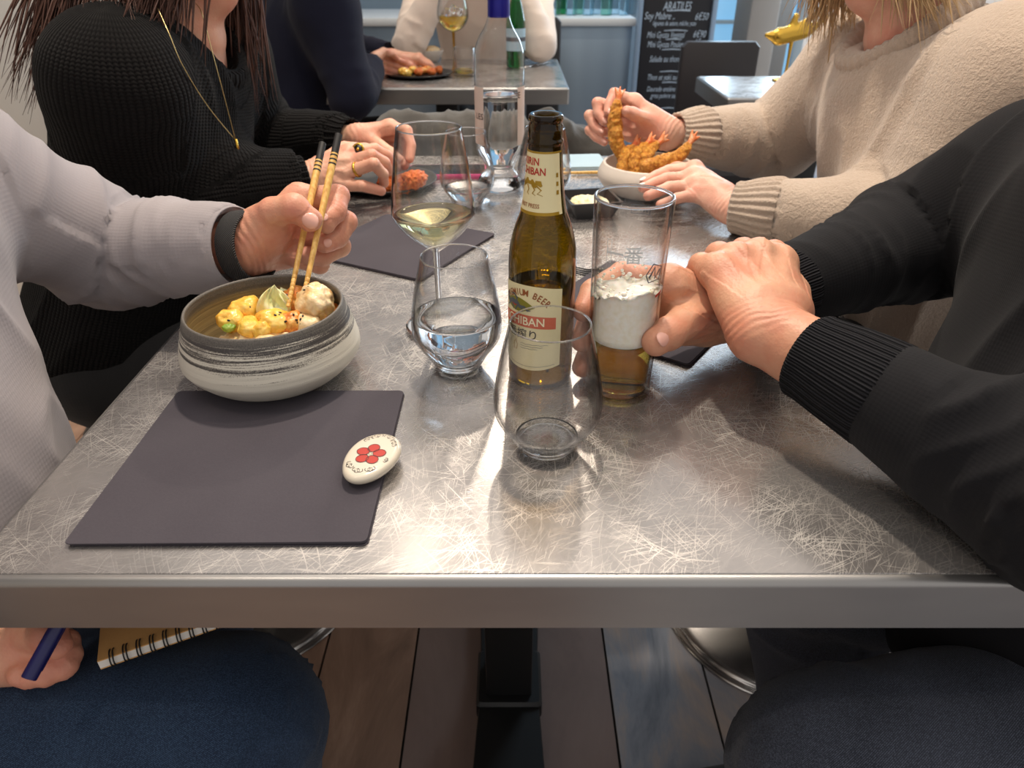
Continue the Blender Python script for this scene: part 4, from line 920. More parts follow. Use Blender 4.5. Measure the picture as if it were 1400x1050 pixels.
# napkins: folded twice, each fold a layer
def napkin(corners, label, seed):
    c = [A_([p[0], p[1]]) for p in corners]; ctr = sum(c)/4
    n0 = empty('napkin', (ctr[0], ctr[1], TZ), label, 'napkin', 'charcoal paper napkins used as placemats')
    g = np.random.default_rng(seed)
    for k in range(4):
        ins = .0006*g.normal(0, 1, (4, 2)); q = [c[i]+ins[i]-(c[i]-ctr)*.004*(k % 2) for i in range(4)]
        poly = []
        for i in range(4):                                        # softly rounded corners
            a, b, d = q[i-1], q[i], q[(i+1) % 4]; ra = unit(a-b)*.004; rb = unit(d-b)*.004
            poly += [b+ra, b+ra*.3+rb*.3, b+rb]
        V, F = prism(poly, .0008, .0002, (0, 0, TZ+.0002+.0009*k)); obj('layer', V, F, MAT['napkin'], n0, sharp=40)
    return n0
napkin([T(91, 748), T(503, 746), T(553, 538), T(243, 538)], 'charcoal paper napkin nearest the camera with the ceramic rest on it', 1)
a_, b_ = T(575, 386), T(677, 322); pv = A_([-(b_-a_)[1], (b_-a_)[0], 0])
napkin([a_, b_, b_+pv, a_+pv], 'charcoal paper napkin under the wine glass, beyond the hand with chopsticks', 2)
a_, b_ = T(941, 503), T(890, 487); d_ = unit(b_-a_)*.2; pv = A_([d_[1], -d_[0], 0])
napkin([a_, a_+d_, a_+d_+pv, a_+pv], 'charcoal paper napkin under the beer glass hand, beyond the brown bottle', 3)
# glasses
STEMLESS = smooth_prof([(.0185, .0005), (.0235, .004), (.0312, .017), (.0415, .033), (.0438, .046), (.0425, .062), (.0385, .085), (.0340, .104), (.0312, .116)], 5)
STEM_IN = smooth_prof([(.010, .0070), (.0205, .0080), (.0312, .0185), (.0398, .034), (.0424, .046), (.0412, .062), (.0373, .085), (.0330, .104), (.0303, .1155)], 5)
def glass_shell(outer, inner, mat, parent, n=72):
    prof = [(0, outer[0][1])]+[tuple(p) for p in outer]+[((outer[-1][0]+inner[-1][0])/2, outer[-1][1]+.0006)]+[tuple(p) for p in inner[::-1]]+[(0, inner[0][1])]
    return lathe_obj('bowl', prof, mat, parent, n=n)
def rim(r, z, parent, t_=.0007):
    V, F, n, m = [], [], 72, 8
    for i in range(n):
        for j in range(m): b = 2*PI*j/m; V.append(((r+t_*math.cos(b))*math.cos(2*PI*i/n), (r+t_*math.cos(b))*math.sin(2*PI*i/n), z+t_*math.sin(b)))
    return obj('rim', A_(V), [(i*m+j, ((i+1) % n)*m+j, ((i+1) % n)*m+(j+1) % m, i*m+(j+1) % m) for i in range(n) for j in range(m)], MAT['glass_thick'], parent, local=True)
def fill(inner, level, mat, parent, name, wob=.0, n=64):
    pr = [(0, inner[0][1]+.0004)]
    for r, z in inner:
        if z < level: pr.append((max(r-.0003, 0), z+.0003))
    rl = np.interp(level, [p[1] for p in inner], [p[0] for p in inner])-.0003
    pr += [(rl, level+.0008), (rl-.0012, level), (rl*.5, level-.0001), (0, level-.0001)]
    return lathe_obj(name, pr, mat, parent, n=n)
def stemless(loc, label, level=None):
    g0 = empty('water_glass', (loc[0], loc[1], TZ), label, 'glass', 'stemless water glasses on the front table')
    glass_shell(STEMLESS, STEM_IN, 'glass', g0)
    # the thick foot of the glass is solid
    pr = [(0, .0006)]+[(r-.0004, z+.0003) for r, z in STEMLESS if z < .008]+[(.0205, .0078), (.010, .0066), (0, .0066)]
    lathe_obj('foot', pr, 'glass_thick', g0)
    rim(.03075, .1163, g0)
    if level: fill(STEM_IN, level, 'water', g0, 'water')
    return g0
stemless(T(747, 612), 'nearly empty stemless water glass nearest the camera, in front of the brown bottle', .0125)
stemless(T(627, 500), 'half full stemless water glass beside the brown beer bottle', .056)
stemless(T(640, 281), 'stemless water glass behind the white wine glass, before the clear bottle', .030)
stemless(T(743, 274), 'stemless water glass hidden behind the neck of the brown beer bottle', .030)
wg = T(597, 448)
w0 = empty('wine_glass', (wg[0]+.004, wg[1], TZ), 'stemmed wine glass of white wine on the charcoal napkin', 'glass')
WI = smooth_prof([(.004, .0945), (.0150, .1005), (.0290, .1130), (.0398, .1270), (.0410, .1340), (.0385, .160), (.0345, .188), (.0305, .2115)], 6)
WO = smooth_prof([(.0036, .0890), (.0150, .0975), (.0300, .1110), (.0409, .1262), (.0421, .1340), (.0394, .160), (.0354, .188), (.0313, .212)], 6)
lathe_obj('bowl', [tuple(p) for p in WO]+[(.0309, .2126)]+[tuple(p) for p in WI[::-1]]+[(0, .0940)], 'glass', w0)
lathe_obj('stem', smooth_prof([(.0036, .0890), (.0032, .07), (.0030, .04), (.0036, .015), (.008, .0055), (.022, .003), (.0345, .0018), (.036, .0008), (.034, 0), (0, 0)], 5), 'glass_thick', w0, z0=.0040)
fill(WI, .1275, 'wine', w0, 'wine'); rim(.0309, .2124, w0)
# beer glass, printed
bg = T(844, 531); B0 = empty('beer_glass', (bg[0], bg[1], TZ), 'tall printed beer glass with foam and amber beer, held by the man in black', 'glass')
BO = [(.0285, 0.0), (.0300, .0012), (.0304, .006), (.0306, .05), (.0312, .10), (.0322, .15), (.0332, .1835)]; BI = [(.0262, .0035), (.0272, .0050), (.0278, .05), (.0284, .10), (.0295, .15), (.0306, .1830)]
lathe_obj('body', [(0, .0012)]+BO+[(.0326, .1852), (.0312, .1852)]+BI[::-1]+[(0, .0032)], 'glass', B0, n=80)
fill(BI, .0575, 'beer', B0, 'beer'); rim(.0319, .1846, B0, .0013)
V, F = lathe([(0, .0575)]+[(np.interp(z, [p[1] for p in BI], [p[0] for p in BI])-.0002, z) for z in np.linspace(.0572, .1045, 9)]+[(.0312, .1035), (.022, .1015), (.016, .1005), (.010, .1003), (.005, .1002), (0, .1002)], 72)
th = np.arctan2(V[:, 1], V[:, 0]); up = np.clip((V[:, 2]-.088)/.012, 0, 1); V[:, 2] += up*(.005*vnoise(np.c_[V[:, 0]*150, V[:, 1]*150, V[:, 2]*0], 4)+.005*np.sin(th+2.2))
foam = obj('foam', V, F, MAT['foam'], B0, local=True)
bp = []
for i in range(110):                                                    # bubbles and foam lace clinging to the wall
    a = RNG.uniform(0, 2*PI); z = .098+abs(RNG.normal(0, .012)); r = np.interp(z, [p[1] for p in BI], [p[0] for p in BI]); s = RNG.uniform(.0006, .0022)*(1.3 if z < .11 else .7)
    r -= s+.0004; bp.append(ball((r*math.cos(a), r*math.sin(a), z), (s, s, s*.8), 8, 5))
obj('foam_bubbles', *join(*bp), MAT['foam'], B0, local=True, kind='stuff')
fa = -PI/2
def rect(x0, y0, x1, y1, w): return join(*[patch(*q, 6, 1) for q in ((x0, x1, y0, y0+w), (x0, x1, y1-w, y1), (x0, x0+w, y0+w, y1-w), (x1-w, x1, y0+w, y1-w))])
obj('kanji_print', *wrap(shift(text('一番', .0155, bold=.018), -.0100, .1445), BO, fa, .0003), MAT['ink_white'], B0, local=True, smooth=False)
obj('side_print', *wrap(join(rect(-.0250, .1375, -.0205, .1575, .0006), shift(text('搾', .0045), -.0228, .1475)), BO, fa, .0003), MAT['ink_white'], B0, local=True, smooth=False)
V, F = text('DTM', .006, bold=.01); obj('boxed_print', *wrap(join(shift((V*A_([-1, 1, 1]), F), -.012, .164), rect(-.0205, .160, -.0035, .168, .0006)), BO, PI/2, .0003), MAT['ink_grey'], B0, local=True, smooth=False)
obj('badge_print', *wrap(join(stroke([(.010, .128), (.016, .137), (.026, .133), (.024, .122), (.013, .121), (.010, .128)], .0011), stroke([(.013, .125), (.018, .134), (.019, .124), (.024, .131)], .0020)), BO, fa, .0003), MAT['ink_grey'], B0, local=True, smooth=False)
obj('red_print', *wrap(patch(.0225, .031, .1045, .107, 8, 1, top=lambda x: (x-.022)*.35, bot=lambda x: (x-.022)*.35), BO, fa, .0003), MAT['ink_red'], B0, local=True, smooth=False)
# brown beer bottle
bb = T(738, 513); BB = empty('beer_bottle', (bb[0], bb[1], TZ), 'olive brown glass beer bottle with cream labels in the middle of the table', 'bottle')
BP = [(.0255, .0015), (.0290, .0010), (.0302, .004), (.0305, .012), (.0305, .060), (.0305, .112)]+[tuple(p) for p in smooth_prof([(.0305, .116), (.0300, .127), (.0280, .140), (.0240, .154), (.0197, .166), (.0172, .182), (.0153, .202), (.0142, .220)], 5)]
NK = [(.0142, .2215), (.0150, .2225), (.0150, .2245), (.0140, .2255), (.0143, .2270), (.0141, .2365), (.0131, .2375), (.0131, .2390), (.0140, .2398), (.0142, .2415), (.0139, .2435), (.0128, .2445), (.0102, .2440), (.0095, .2420), (.0094, .2300)]
lathe_obj('glass_body', [(0, .004)]+BP+NK, 'bottle_glass', BB, n=80)
fill([(r-.0016, z+.003) for r, z in BP], .098, 'beer', BB, 'beer')
FRONT = -PI/2-math.radians(28)
def bent(name, vf, mat, eps, prof=BP, a0=FRONT): V, F = wrap(vf, prof, a0, eps); return obj(name, V, F, MAT[mat], BB if prof is BP else prof, local=True, smooth=False)
def lab(par, vf, mat, eps, name):
    V, F = wrap(vf, BP, FRONT, eps); o = obj(name, V, F, MAT[mat], par, local=True, smooth=False); return o
main = lab(BB, patch(-.0325, .0325, .027, .1035, 40, 10, bot=lambda x: -.0045*math.cos(x/.0325*PI/2), top=lambda x: .0035*math.cos(x/.0325*PI/2)), 'label', .0003, 'front_label'); main.data.polygons.foreach_set('use_smooth', [True]*len(main.data.polygons))
lab(main, arc_text('PREMIUM BEER', .0088, .030, .0695, 1.60, -.003, .015), 'ink_brown', .0006, 'lettering')
lab(main, patch(-.030, .0270, .0665, .0785, 30, 2, top=lambda x: -.0022*(x/.03)**2, bot=lambda x: -.0016*(x/.03)**2), 'ink_banner', .0005, 'red_banner')
lab(main, shift(text('ICHIBAN', .0112, sx=.93, bold=.012), -.0035, .0722), 'ink_cream', .0008, 'banner_lettering')
lab(main, shift(text('一番搾り', .0108, bold=.008), -.010, .0585), 'ink_black', .0006, 'black_lettering')
lens = patch(-.028, .008, .0865, .0865, 24, 2, top=lambda x: .0075*math.cos((x+.010)/.018*PI/2), bot=lambda x: -.0060*math.cos((x+.010)/.018*PI/2))
lab(main, lens, 'ink_green', .0005, 'emblem_ground')
kir = join(stroke([(-.019, .087), (-.014, .0895), (-.008, .0885), (-.004, .085)], [.003, .0048, .0045, .003]), stroke([(-.019, .087), (-.0225, .090), (-.0235, .0935), (-.021, .0945)], [.003, .0028, .0024, .001]), stroke([(-.005, .086), (.000, .0865), (.003, .0835), (.006, .084)], [.003, .002, .002, .0006]), stroke([(-.016, .0955), (-.012, .0965), (-.008, .0935), (-.009, .090)], [.0006, .0016, .002, .0008]),
           *[stroke([(x, .0865), (x+dx, .0835), (x+dx*1.6-.001, .0812)], [.0022, .0014, .0008]) for x, dx in ((-.018, -.003), (-.0145, .0015), (-.008, -.001), (-.0045, .002))])
kir = shift(kir, -.002, -.0005)
lab(main, kir, 'ink_grey', .0007, 'emblem_animal')
lab(main, join(stroke([(-.0165, .0865), (-.013, .0855), (-.010, .0862)], [.0006, .0014, .0006])), 'ink_red', .0008, 'emblem_red')
fine = [stroke([(-.006+j*.0024, y+.0003*math.sin(j*2.1+k)) for j in range(int(12-2*k))], .00035) for k, y in enumerate((.0495, .0472, .0449))]
fine += [stroke([(x, .0300-.0036*math.cos(x/.0325*PI/2)) for x in np.linspace(-.027, .027, 30)], .0003)]
lab(main, join(*fine), 'ink_grey', .0006, 'fine_print'); lab(main, join(stroke([(-.0115, .0515), (-.0095, .046), (-.0105, .0415), (-.0135, .0415), (-.0140, .046), (-.0125, .050)], .0008)), 'ink_gold', .0006, 'drop_mark')
nk = lab(BB, patch(-.030, .0225, .1665, .2175, 40, 8), 'label', .0003, 'neck_label'); nk.data.polygons.foreach_set('use_smooth', [True]*len(nk.data.polygons))
[lab(nk, patch(-.030, .0225, a_, b_, 30, 1), 'ink_gold', .0005, 'gold_edge') for a_, b_ in ((.1665, .1690), (.2160, .2175))]
lab(nk, join(shift(text('KIRIN', .0082, sx=.82, bold=.02), -.0062, .2092), shift(text('ICHIBAN', .0082, sx=.82, bold=.02), -.0054, .2015)), 'ink_red', .0006, 'red_lettering')
lab(nk, shift(text('FIRST PRESS', .0048, sx=.85, bold=.012), -.0062, .1738), 'ink_brown', .0006, 'brown_lettering')
k2 = [stroke([(-.010, .190), (-.006, .1935), (.000, .193), (.004, .189)], [.003, .005, .0045, .002]), stroke([(.003, .193), (.007, .1925), (.0085, .190)], [.003, .0045, .002]), stroke([(-.010, .190), (-.013, .193), (-.013, .1955)], [.003, .0026, .001])]
k2 += [stroke([(x, .1905), (x+dx, .187), (x+dx*.3, .184), (x+dx*1.3, .1825)], [.0014, .0010, .0009, .0004]) for x, dx in ((-.009, -.003), (-.005, .002), (.000, .003), (.004, .0045))]
lab(nk, shift(join(*k2), -.0035, 0), 'ink_gold', .0006, 'gold_emblem')
lab(nk, join(*[stroke([(.0185, y), (.0185, y+.0035)], .0022) for y in (.197, .190, .183)]), 'ink_gold', .0006, 'side_mark')
# clear water bottle with the blue cap
wb = T(684, 262); WB = empty('water_bottle', (wb[0], wb[1], TZ), 'tall clear glass water bottle with blue foil neck behind the wine glass', 'bottle')
WP = [tuple(p) for p in smooth_prof([(.030, .002), (.0375, .006), (.0390, .016), (.0360, .024), (.0260, .036), (.0240, .043), (.0300, .056), (.0385, .072), (.0400, .088), (.0400, .160), (.0400, .205), (.0385, .222), (.0320, .240), (.0220, .256), (.0170, .270), (.0160, .290), (.0155, .318)], 5)]
lathe_obj('glass_body', [(0, .006)]+WP+[(.0125, .318), (.0135, .275)], 'glass', WB)
fill([(max(r-.002, .004), z+.003) for r, z in WP], .158, 'water', WB, 'water')
lathe_obj('foil_cap', [(.0166, .268), (.0170, .270), (.0166, .3185), (.0160, .3215), (0, .322)], 'blue_cap', WB, n=40, sharp=40)
for nm, a0, a1 in (('side_label', -172, -128), ('back_label', -44, -6)):
    V, F = wrap(patch(math.radians(a0+90)*.04, math.radians(a1+90)*.04, .084, .172, 16, 3), WP, -PI/2, .0004); wl = obj(nm, V, F, MAT['label_white'], WB, local=True)
    V, F = wrap(shift(text('LES' if a0 < -90 else 'E', .013), math.radians((a1-8 if a0 < -90 else a0+10)+90)*.04-.004, .128 if a0 < -90 else .160), WP, -PI/2, .0009); obj('lettering', V, F, MAT['ink_black'], wl, local=True, smooth=False)
# stoneware bowl of food
bw = T(380, 511); BW = (bw[0], bw[1], TZ)
bowl = empty('food_bowl', BW, 'grey streaked stoneware bowl of food under the chopsticks', 'bowl')
bo = [tuple(p) for p in smooth_prof([(.040, .0012), (.050, .0010), (.066, .010), (.0800, .0245), (.0828, .033), (.0800, .047), (.0742, .066), (.0718, .0738)], 6)]
bi = [tuple(p) for p in smooth_prof([(.0, .0095), (.045, .0105), (.066, .021), (.0745, .036), (.0740, .048), (.0698, .0645), (.0688, .0735)], 6)]
prof = [(0, .0022)]+bo+[(.0712, .0752), (.0698, .0752)]+bi[::-1]; V, F = lathe(prof, 96)
k0 = (len(bo)+3)*96-95; inner = (np.arange(len(V)) >= k0-96).astype(float)
th = np.arctan2(V[:, 1], V[:, 0]); wv = 1+.006*np.sin(2*th+.7)+.0018*np.sin(V[:, 2]*900); V[:, :2] *= wv[:, None]
obj('vessel', V, F, MAT['bowl'], bowl, local=True, attrs={'limb': np.c_[inner, inner*0, inner*0]})
def lump(c, r, seed, mat, name, label, cat, group, rot=0.0, amp=.16, h=.0016, freq=1.6, bend=0):
    rm = max(r); f = Field(A_([-1, -1, -1])*rm*1.6, A_([1, 1, 1])*rm*1.6, h); g = np.random.default_rng(seed)
    f.ell((0, 0, 0), r, None, .003)
    for _ in range(4):
        d = unit(g.normal(0, 1, 3)); f.ell(d*A_(r)*.62, A_(r)*g.uniform(.42, .62), None, min(r)*.5)
    V, F = f.mesh(); N = normals(V, F); V = V+N*(amp*min(r)*vnoise(V/rm*freq*2+seed*3.1, seed))[:, None]
    cs, sn = math.cos(rot), math.sin(rot); V = np.c_[V[:, 0]*cs-V[:, 1]*sn, V[:, 0]*sn+V[:, 1]*cs, V[:, 2]]
    return obj(name, V, F, MAT[mat], loc=tuple(c), local=True, label=label, cat=cat, group=group)
# (px, py, z above table, radii mm, material, name, label)
FG = 'food morsels in the stoneware bowl'
lumps = [(318, 440, .052, (13, 11, 10), 'yellow_food', 'yellow morsel at the left rim, a green sliver before it'), (337, 424, .056, (15, 11, 11), 'yellow_food', 'yellow glazed morsel with two black sesame seeds, behind the leftmost one'),
         (341, 446, .051, (14, 11, 9), 'yellow_food', 'round yellow morsel nearest the front rim at left'), (376, 440, .052, (19, 14, 11), 'yellow_food', 'large golden morsel in the middle before the cabbage leaf'),
         (398, 441, .052, (13, 12, 10), 'orange_food', 'orange sauced morsel below the chopstick tips'), (402, 411, .055, (12, 12, 13), 'orange_food', 'rust orange morsel between the two chopsticks'),
         (431, 414, .062, (19, 17, 19), 'pale_food', 'big pale crusted dumpling right of the chopsticks'), (418, 441, .051, (14, 11, 9), 'pale_food', 'pale sauced morsel at the front rim before the big dumpling'),
         (446, 428, .050, (11, 10, 11), 'orange_food', 'small orange morsel wedged against the right wall'), (360, 452, .049, (11, 9, 8), 'yellow_food', 'small yellow morsel flush with the front rim')]
food = []
for i, (px, py, hz, r, m_, lb) in enumerate(lumps):
    c = T(px, py, TZ+hz); food.append((c, A_(r)/1000)); lump(c, A_(r)/1000, 60+i, m_, 'food_morsel', lb, 'food', FG, rot=i*.8)
lump((BW[0], BW[1]+.004, TZ+.0285), (.057, .055, .0165), 90, 'pale_food', 'sauced_rice', 'pale sauced bed of food filling the bowl under the morsels', 'food', None, amp=.25, h=.003, freq=5)
def leaf(c, w_, l_, rz, rx, ry, mat, label, seed, curl=.5):
    n, m = 16, 12; V, F = [], []
    for j in range(m+1):
        for i in range(n+1):
            u = i/n*2-1; v = j/m; wd = w_*math.sin(PI*min(v*.8+.18, 1)); V.append((u*wd, (v-.5)*l_, curl*wd*(u*u)*1.1+.006*math.sin(v*7+u*3)+.0015*math.sin(u*14)))
    V = A_(V); q = lambda j, i: j*(n+1)+i
    F = [(q(j, i), q(j, i+1), q(j+1, i+1), q(j+1, i)) for j in range(m) for i in range(n)]
    V2 = V+A_([0, 0, -.0012]); k = len(V); F2 = [tuple(x+k for x in f[::-1]) for f in F]
    rim = [q(0, i) for i in range(n)]+[q(j, n) for j in range(m)]+[q(m, i) for i in range(n, 0, -1)]+[q(j, 0) for j in range(m, 0, -1)]
    Fs = [(b, a, a+k, b+k) for a, b in zip(rim, rim[1:]+rim[:1])]
    V, F = xf((np.concatenate([V, V2]), F+F2+Fs), rot=(rx, ry, rz)); return obj('cabbage_leaf', V, F, MAT[mat], loc=tuple(c), local=True, label=label, cat='food')
leaf(T(372, 418, TZ+.056), .016, .040, .4, 1.0, .3, 'cabbage', 'pale cabbage leaf curled up left of the chopstick tips', 1, .7)
leaf(T(388, 416, TZ+.054), .011, .032, -.5, .9, -.4, 'cabbage', 'smaller pale cabbage leaf tucked behind the left chopstick tip', 2, .6)
for (px, py, hz, r, rz, lb) in ((313, 448, .053, (.0065, .004, .004), .3, 'green onion sliver beside the leftmost yellow morsel'), (447, 420, .058, (.004, .004, .010), .2, 'green onion sliver against the right bowl wall')):
    lump(T(px, py, TZ+hz), r, 7, 'greenveg', 'onion_sliver', lb, 'food', None, rz, h=.0008)
sd_ = []
for i in range(70):
    c, r = food[RNG.integers(len(food))] if i > 30 else food[[3, 4, 6, 7, 1][i % 5]]
    d = unit(RNG.normal(0, 1, 3)+A_([0, -.5, 1.0])); d[2] = abs(d[2]); p = c+d*r*1.03
    V, F = ball((0, 0, 0), (.0017, .0010, .0007), 8, 5); fr = frame((0, 0, 0), d); a = RNG.uniform(0, 6.28); V = xf((V, F), rot=(0, 0, a))[0]@fr.T; sd_.append((V+p, F))
for i in range(16):
    p = T(352+RNG.uniform(-12, 14), 440+RNG.uniform(-10, 8), TZ+.0515); V, F = ball(p, (.0015, .0010, .0008), 8, 5); sd_.append((V, F))
obj('sesame_seeds', *join(*sd_), MAT['ink_black'], loc=(BW[0], BW[1], TZ+.05), label='black sesame seeds sprinkled over the food in the stoneware bowl', cat='seeds', kind='stuff')
# chopsticks
def chopstick(tip, top, label, grp):
    t0 = empty('chopstick', tuple(tip), label, 'chopstick', grp); L = np.linalg.norm(top-tip)
    def seg(name, z0, z1, mat, k=1.0, rings=()):
        pr = [(0, z0)]; N = 14
        rad = lambda z: (.0021+.0017*min(z/L/.75, 1))*k
        zs = sorted(set(list(np.linspace(z0, z1, N))+[z for q in rings for z in (q-.0006, q, q+.0006)]))
        pr += [(rad(z)*(.86 if any(abs(z-q) < 1e-5 for q in rings) else 1), z) for z in zs]+[(0, z1)]
        return obj(name, *along(lathe(pr, 14), tip, top), MAT[mat], t0, sharp=50)
    seg('shaft', 0, L*.885, 'bamboo', 1, [.003+.0045*i for i in range(8)]); seg('painted_end', L*.885, L, 'ink_black')
    for i in range(3): seg('band', L*.885-.0035-.0048*i, L*.885-.0018-.0048*i, 'ink_black', 1.04)
    return t0
tipL, topL = P(394, 419, .632), P(441, 196, .775); tipR, topR = P(411, 425, .628), P(463, 184, .762)
chopstick(tipL, topL, 'left bamboo chopstick with black striped end, under the thumb', 'bamboo chopsticks in the hand')
chopstick(tipR, topR, 'right bamboo chopstick with black striped end, between thumb and finger', 'bamboo chopsticks in the hand')
# ceramic chopstick rest with a red blossom
cr = T(510, 643); CR = empty('chopstick_rest', (cr[0], cr[1], TZ+.0037), 'oval white ceramic chopstick rest painted with a red blossom', 'chopstick rest')
t = NT('crackle_white_glaze'); t.p(Base_Color=lin(214, 204, 186), Roughness=.18, Coat_Weight=.5); MAT['glaze'] = t.m
ang = math.radians(72)
rp = smooth_prof([(0, 0), (.55, 0), (.72, .0012), (.92, .0045), (1.0, .0080), (.97, .0108), (.86, .0126), (.6, .0131), (0, .0132)], 5); V, F = lathe([tuple(p) for p in rp], 56)
V[:, 0] *= .0312; V[:, 1] *= .0205; q2 = np.clip(V[:, 0]/.0312, -1, 1); V[:, 1] *= 1+.10*q2
def on_rest(vf, e=.0002):
    V = np.asarray(vf[0], float); r = np.hypot(V[:, 0]/.0205, V[:, 1]/.0312); top = np.interp(r, [0, .6, .86, .97], [.0132, .0131, .0126, .0108])
    W = np.c_[V[:, 1], -V[:, 0], top+e]; c, s_ = math.cos(ang), math.sin(ang); return np.c_[W[:, 0]*c-W[:, 1]*s_, W[:, 0]*s_+W[:, 1]*c, W[:, 2]], vf[1]
V, F = xf((V, F), rot=(0, 0, ang)); obj('body', V, F, MAT['glaze'], CR, local=True)
pet, out_, blk = [], [], []
for k in range(5):
    a = 2*PI*k/5+PI/2+.12; cx, cy = .0070*math.cos(a), .0080*math.sin(a)-.001
    pts = [(cx+.0052*math.cos(t_)*math.cos(a)-.0048*math.sin(t_)*math.sin(a), cy+.0052*math.cos(t_)*math.sin(a)+.0048*math.sin(t_)*math.cos(a)) for t_ in np.linspace(0, 2*PI, 19)]
    pet.append(disc(cx, cy, .0052, .0048, 18, a)); out_.append(stroke(pts, .0004))
for (cx, cy, r0, a0) in ((-.0045, .0215, .0048, 2.3), (.0035, .0225, .0048, 1.2), (.0095, .0170, .0042, .6), (-.0100, .0160, .0036, 2.6), (-.0075, -.0165, .0042, 4.0), (.0, -.0200, .0042, 4.7), (.0075, -.0165, .0040, 5.4), (.0138, -.004, .0026, 0)):
    for k in range(3):
        b = a0+(k-1)*.9; blk.append(stroke([(cx+r0*.62*math.cos(b)+r0*.5*math.cos(t_), cy+r0*.62*math.sin(b)+r0*.5*math.sin(t_)) for t_ in np.linspace(b-1.7, b+1.7, 12)], .00042))
        blk.append(stroke([(cx, cy), (cx+r0*.6*math.cos(b), cy+r0*.6*math.sin(b))], .0003))
blk += [disc(.0010*math.cos(a), .0010*math.sin(a)-.001, .00035, n=8) for a in np.linspace(0, 5.2, 6)]
obj('red_petals', *on_rest(join(*pet), .00022), MAT['ink_red'], CR, local=True, smooth=False)
obj('black_linework', *on_rest(join(*out_, *blk), .0004), MAT['ink_black'], CR, local=True, smooth=False)
obj('blossom_centre', *on_rest(disc(0, -.001, .0013), .00035), MAT['ink_cream'], CR, local=True, smooth=False)
# small square dish of cream sauce
dc = T(806, 291); DS = empty('sauce_dish', (dc[0], dc[1], TZ), 'small square black dish of cream sauce behind the beer glass', 'dish', rz=.18)
def sq_dish(s, h, wt):
    r = [(s*.36, 0), (s*.5, h), (s*.5-wt, h), (s*.36-wt*.4, wt)]; V, F = [], []
    for a, z in r: V += [(x, y, z) for x, y in rrect(2*a, 2*a, a*.12, 3)]
    n = 16
    for k in range(3): F += [(k*n+i, k*n+(i+1) % n, (k+1)*n+(i+1) % n, (k+1)*n+i) for i in range(n)]
    F += [tuple(range(n-1, -1, -1)), tuple(range(3*n, 4*n))]; return A_(V), F
obj('dish', *sq_dish(.082, .027, .004), MAT['black_dish'], DS, local=True, sharp=40)
lump((dc[0], dc[1], TZ+.0165), (.030, .030, .0085), 4, 'cream_sauce', 'cream_sauce', 'scoop of pale cream sauce in the square black dish', 'food', None, h=.002, amp=.3, freq=3)
# fork
fk = empty('fork', tuple(T(822, 372, .7545)), 'dark metal fork behind the beer glass', 'fork', rz=math.radians(168))
obj('tines', *join(*[tube([(.0, y, .0), (.02, y*1.05, -.002), (.042, y, .001)], [.0012, .0011, .0006], 6) for y in (-.009, -.003, .003, .009)]), MAT['charcoal'], fk, local=True)
obj('handle', *join(*[xf(tube([(.001, 0, 0), (-.014, 0, .001), (-.03, 0, .004), (-.09, 0, .004), (-.145, 0, .0)], [.0105, .010, .003, .0035, .0055], 12), sc=(1, 1, .22))]), MAT['charcoal'], fk, local=True)
# white bowl with fried shrimp
eb = T(882, 264); EB = empty('shrimp_bowl', (eb[0], eb[1], TZ), 'rounded white ceramic bowl of fried shrimp before the woman in beige', 'bowl')
V, F = lathe([tuple(p) for p in smooth_prof([(0, 0), (.042, 0), (.066, .008), (.0815, .026), (.082, .038), (.076, .050), (.0735, .0525), (.0705, .0510), (.072, .038), (.066, .020), (.040, .010), (0, .009)], 5)], 72); obj('vessel', V, F, MAT['ceramic'], EB, local=True)
def shrimp(rows, label, seed, tail_up):
    pts, rad = pix(rows); t0c = pts[len(pts)//2]
    f = Field(pts.min(0)-.02, pts.max(0)+.02, .0016); q = smooth_prof(np.c_[pts, rad], 4); f.chain(q[:, :3], q[:, 3], .004)
    V, F = f.mesh(); N = normals(V, F); V = V+N*(.0020*vnoise(V*190, seed)+.0013*vnoise(V*420, seed+1))[:, None]
    s0 = empty('fried_shrimp', tuple(t0c), label, 'shrimp', 'fried shrimp of the white bowl')
    obj('battered_body', V, F, MAT['batter'], s0)
    e = pts[-1]; d = unit(pts[-1]-pts[-2]); sdv = unit(np.cross(d, (0, 1, 0))); parts = []
    f = Field(e-.04, e+.04, .0013); f.chain([e-d*.006, e+d*.010], [rad[-1]*.8, .0042], .003)
    for s in (-1, 0, 1): f.chain([e+d*.008, e+d*.018+sdv*.0045*s, e+d*(.028-.003*abs(s))+sdv*.0085*s], [.0032, .0030, .0012], .002)
    obj('tail', *f.mesh(), MAT['shrimp_tail'], s0); return s0
shrimp([(850, 213, 1.232, .0085), (843, 195, 1.236, .0118), (841, 178, 1.240, .0122), (841, 160, 1.245, .0112), (844, 143, 1.25, .0082)], 'fried shrimp lifted upright between finger and thumb', 1, 1)
shrimp([(850, 238, 1.205, .010), (853, 224, 1.215, .0115), (857, 210, 1.225, .0105), (864, 202, 1.235, .007)], 'fried shrimp standing leftmost in the white bowl', 2, 1)
shrimp([(868, 238, 1.195, .0105), (868, 222, 1.205, .0115), (873, 208, 1.215, .010), (882, 199, 1.225, .0065)], 'fried shrimp second from left in the white bowl', 3, 1)
shrimp([(884, 238, 1.19, .0105), (882, 222, 1.20, .0115), (887, 208, 1.212, .010), (898, 198, 1.222, .0065)], 'fried shrimp third from left in the white bowl, tail leaning right', 4, 1)
shrimp([(884, 228, 1.165, .0105), (903, 222, 1.17, .0118), (920, 217, 1.175, .0112), (934, 209, 1.18, .0090), (940, 200, 1.185, .0065)], 'fried shrimp lying along the right rim of the white bowl, tail up', 5, 1)
for i, (x, y) in enumerate(((-.03, .02), (.02, .03), (.035, -.01), (-.01, -.03))):
    pass
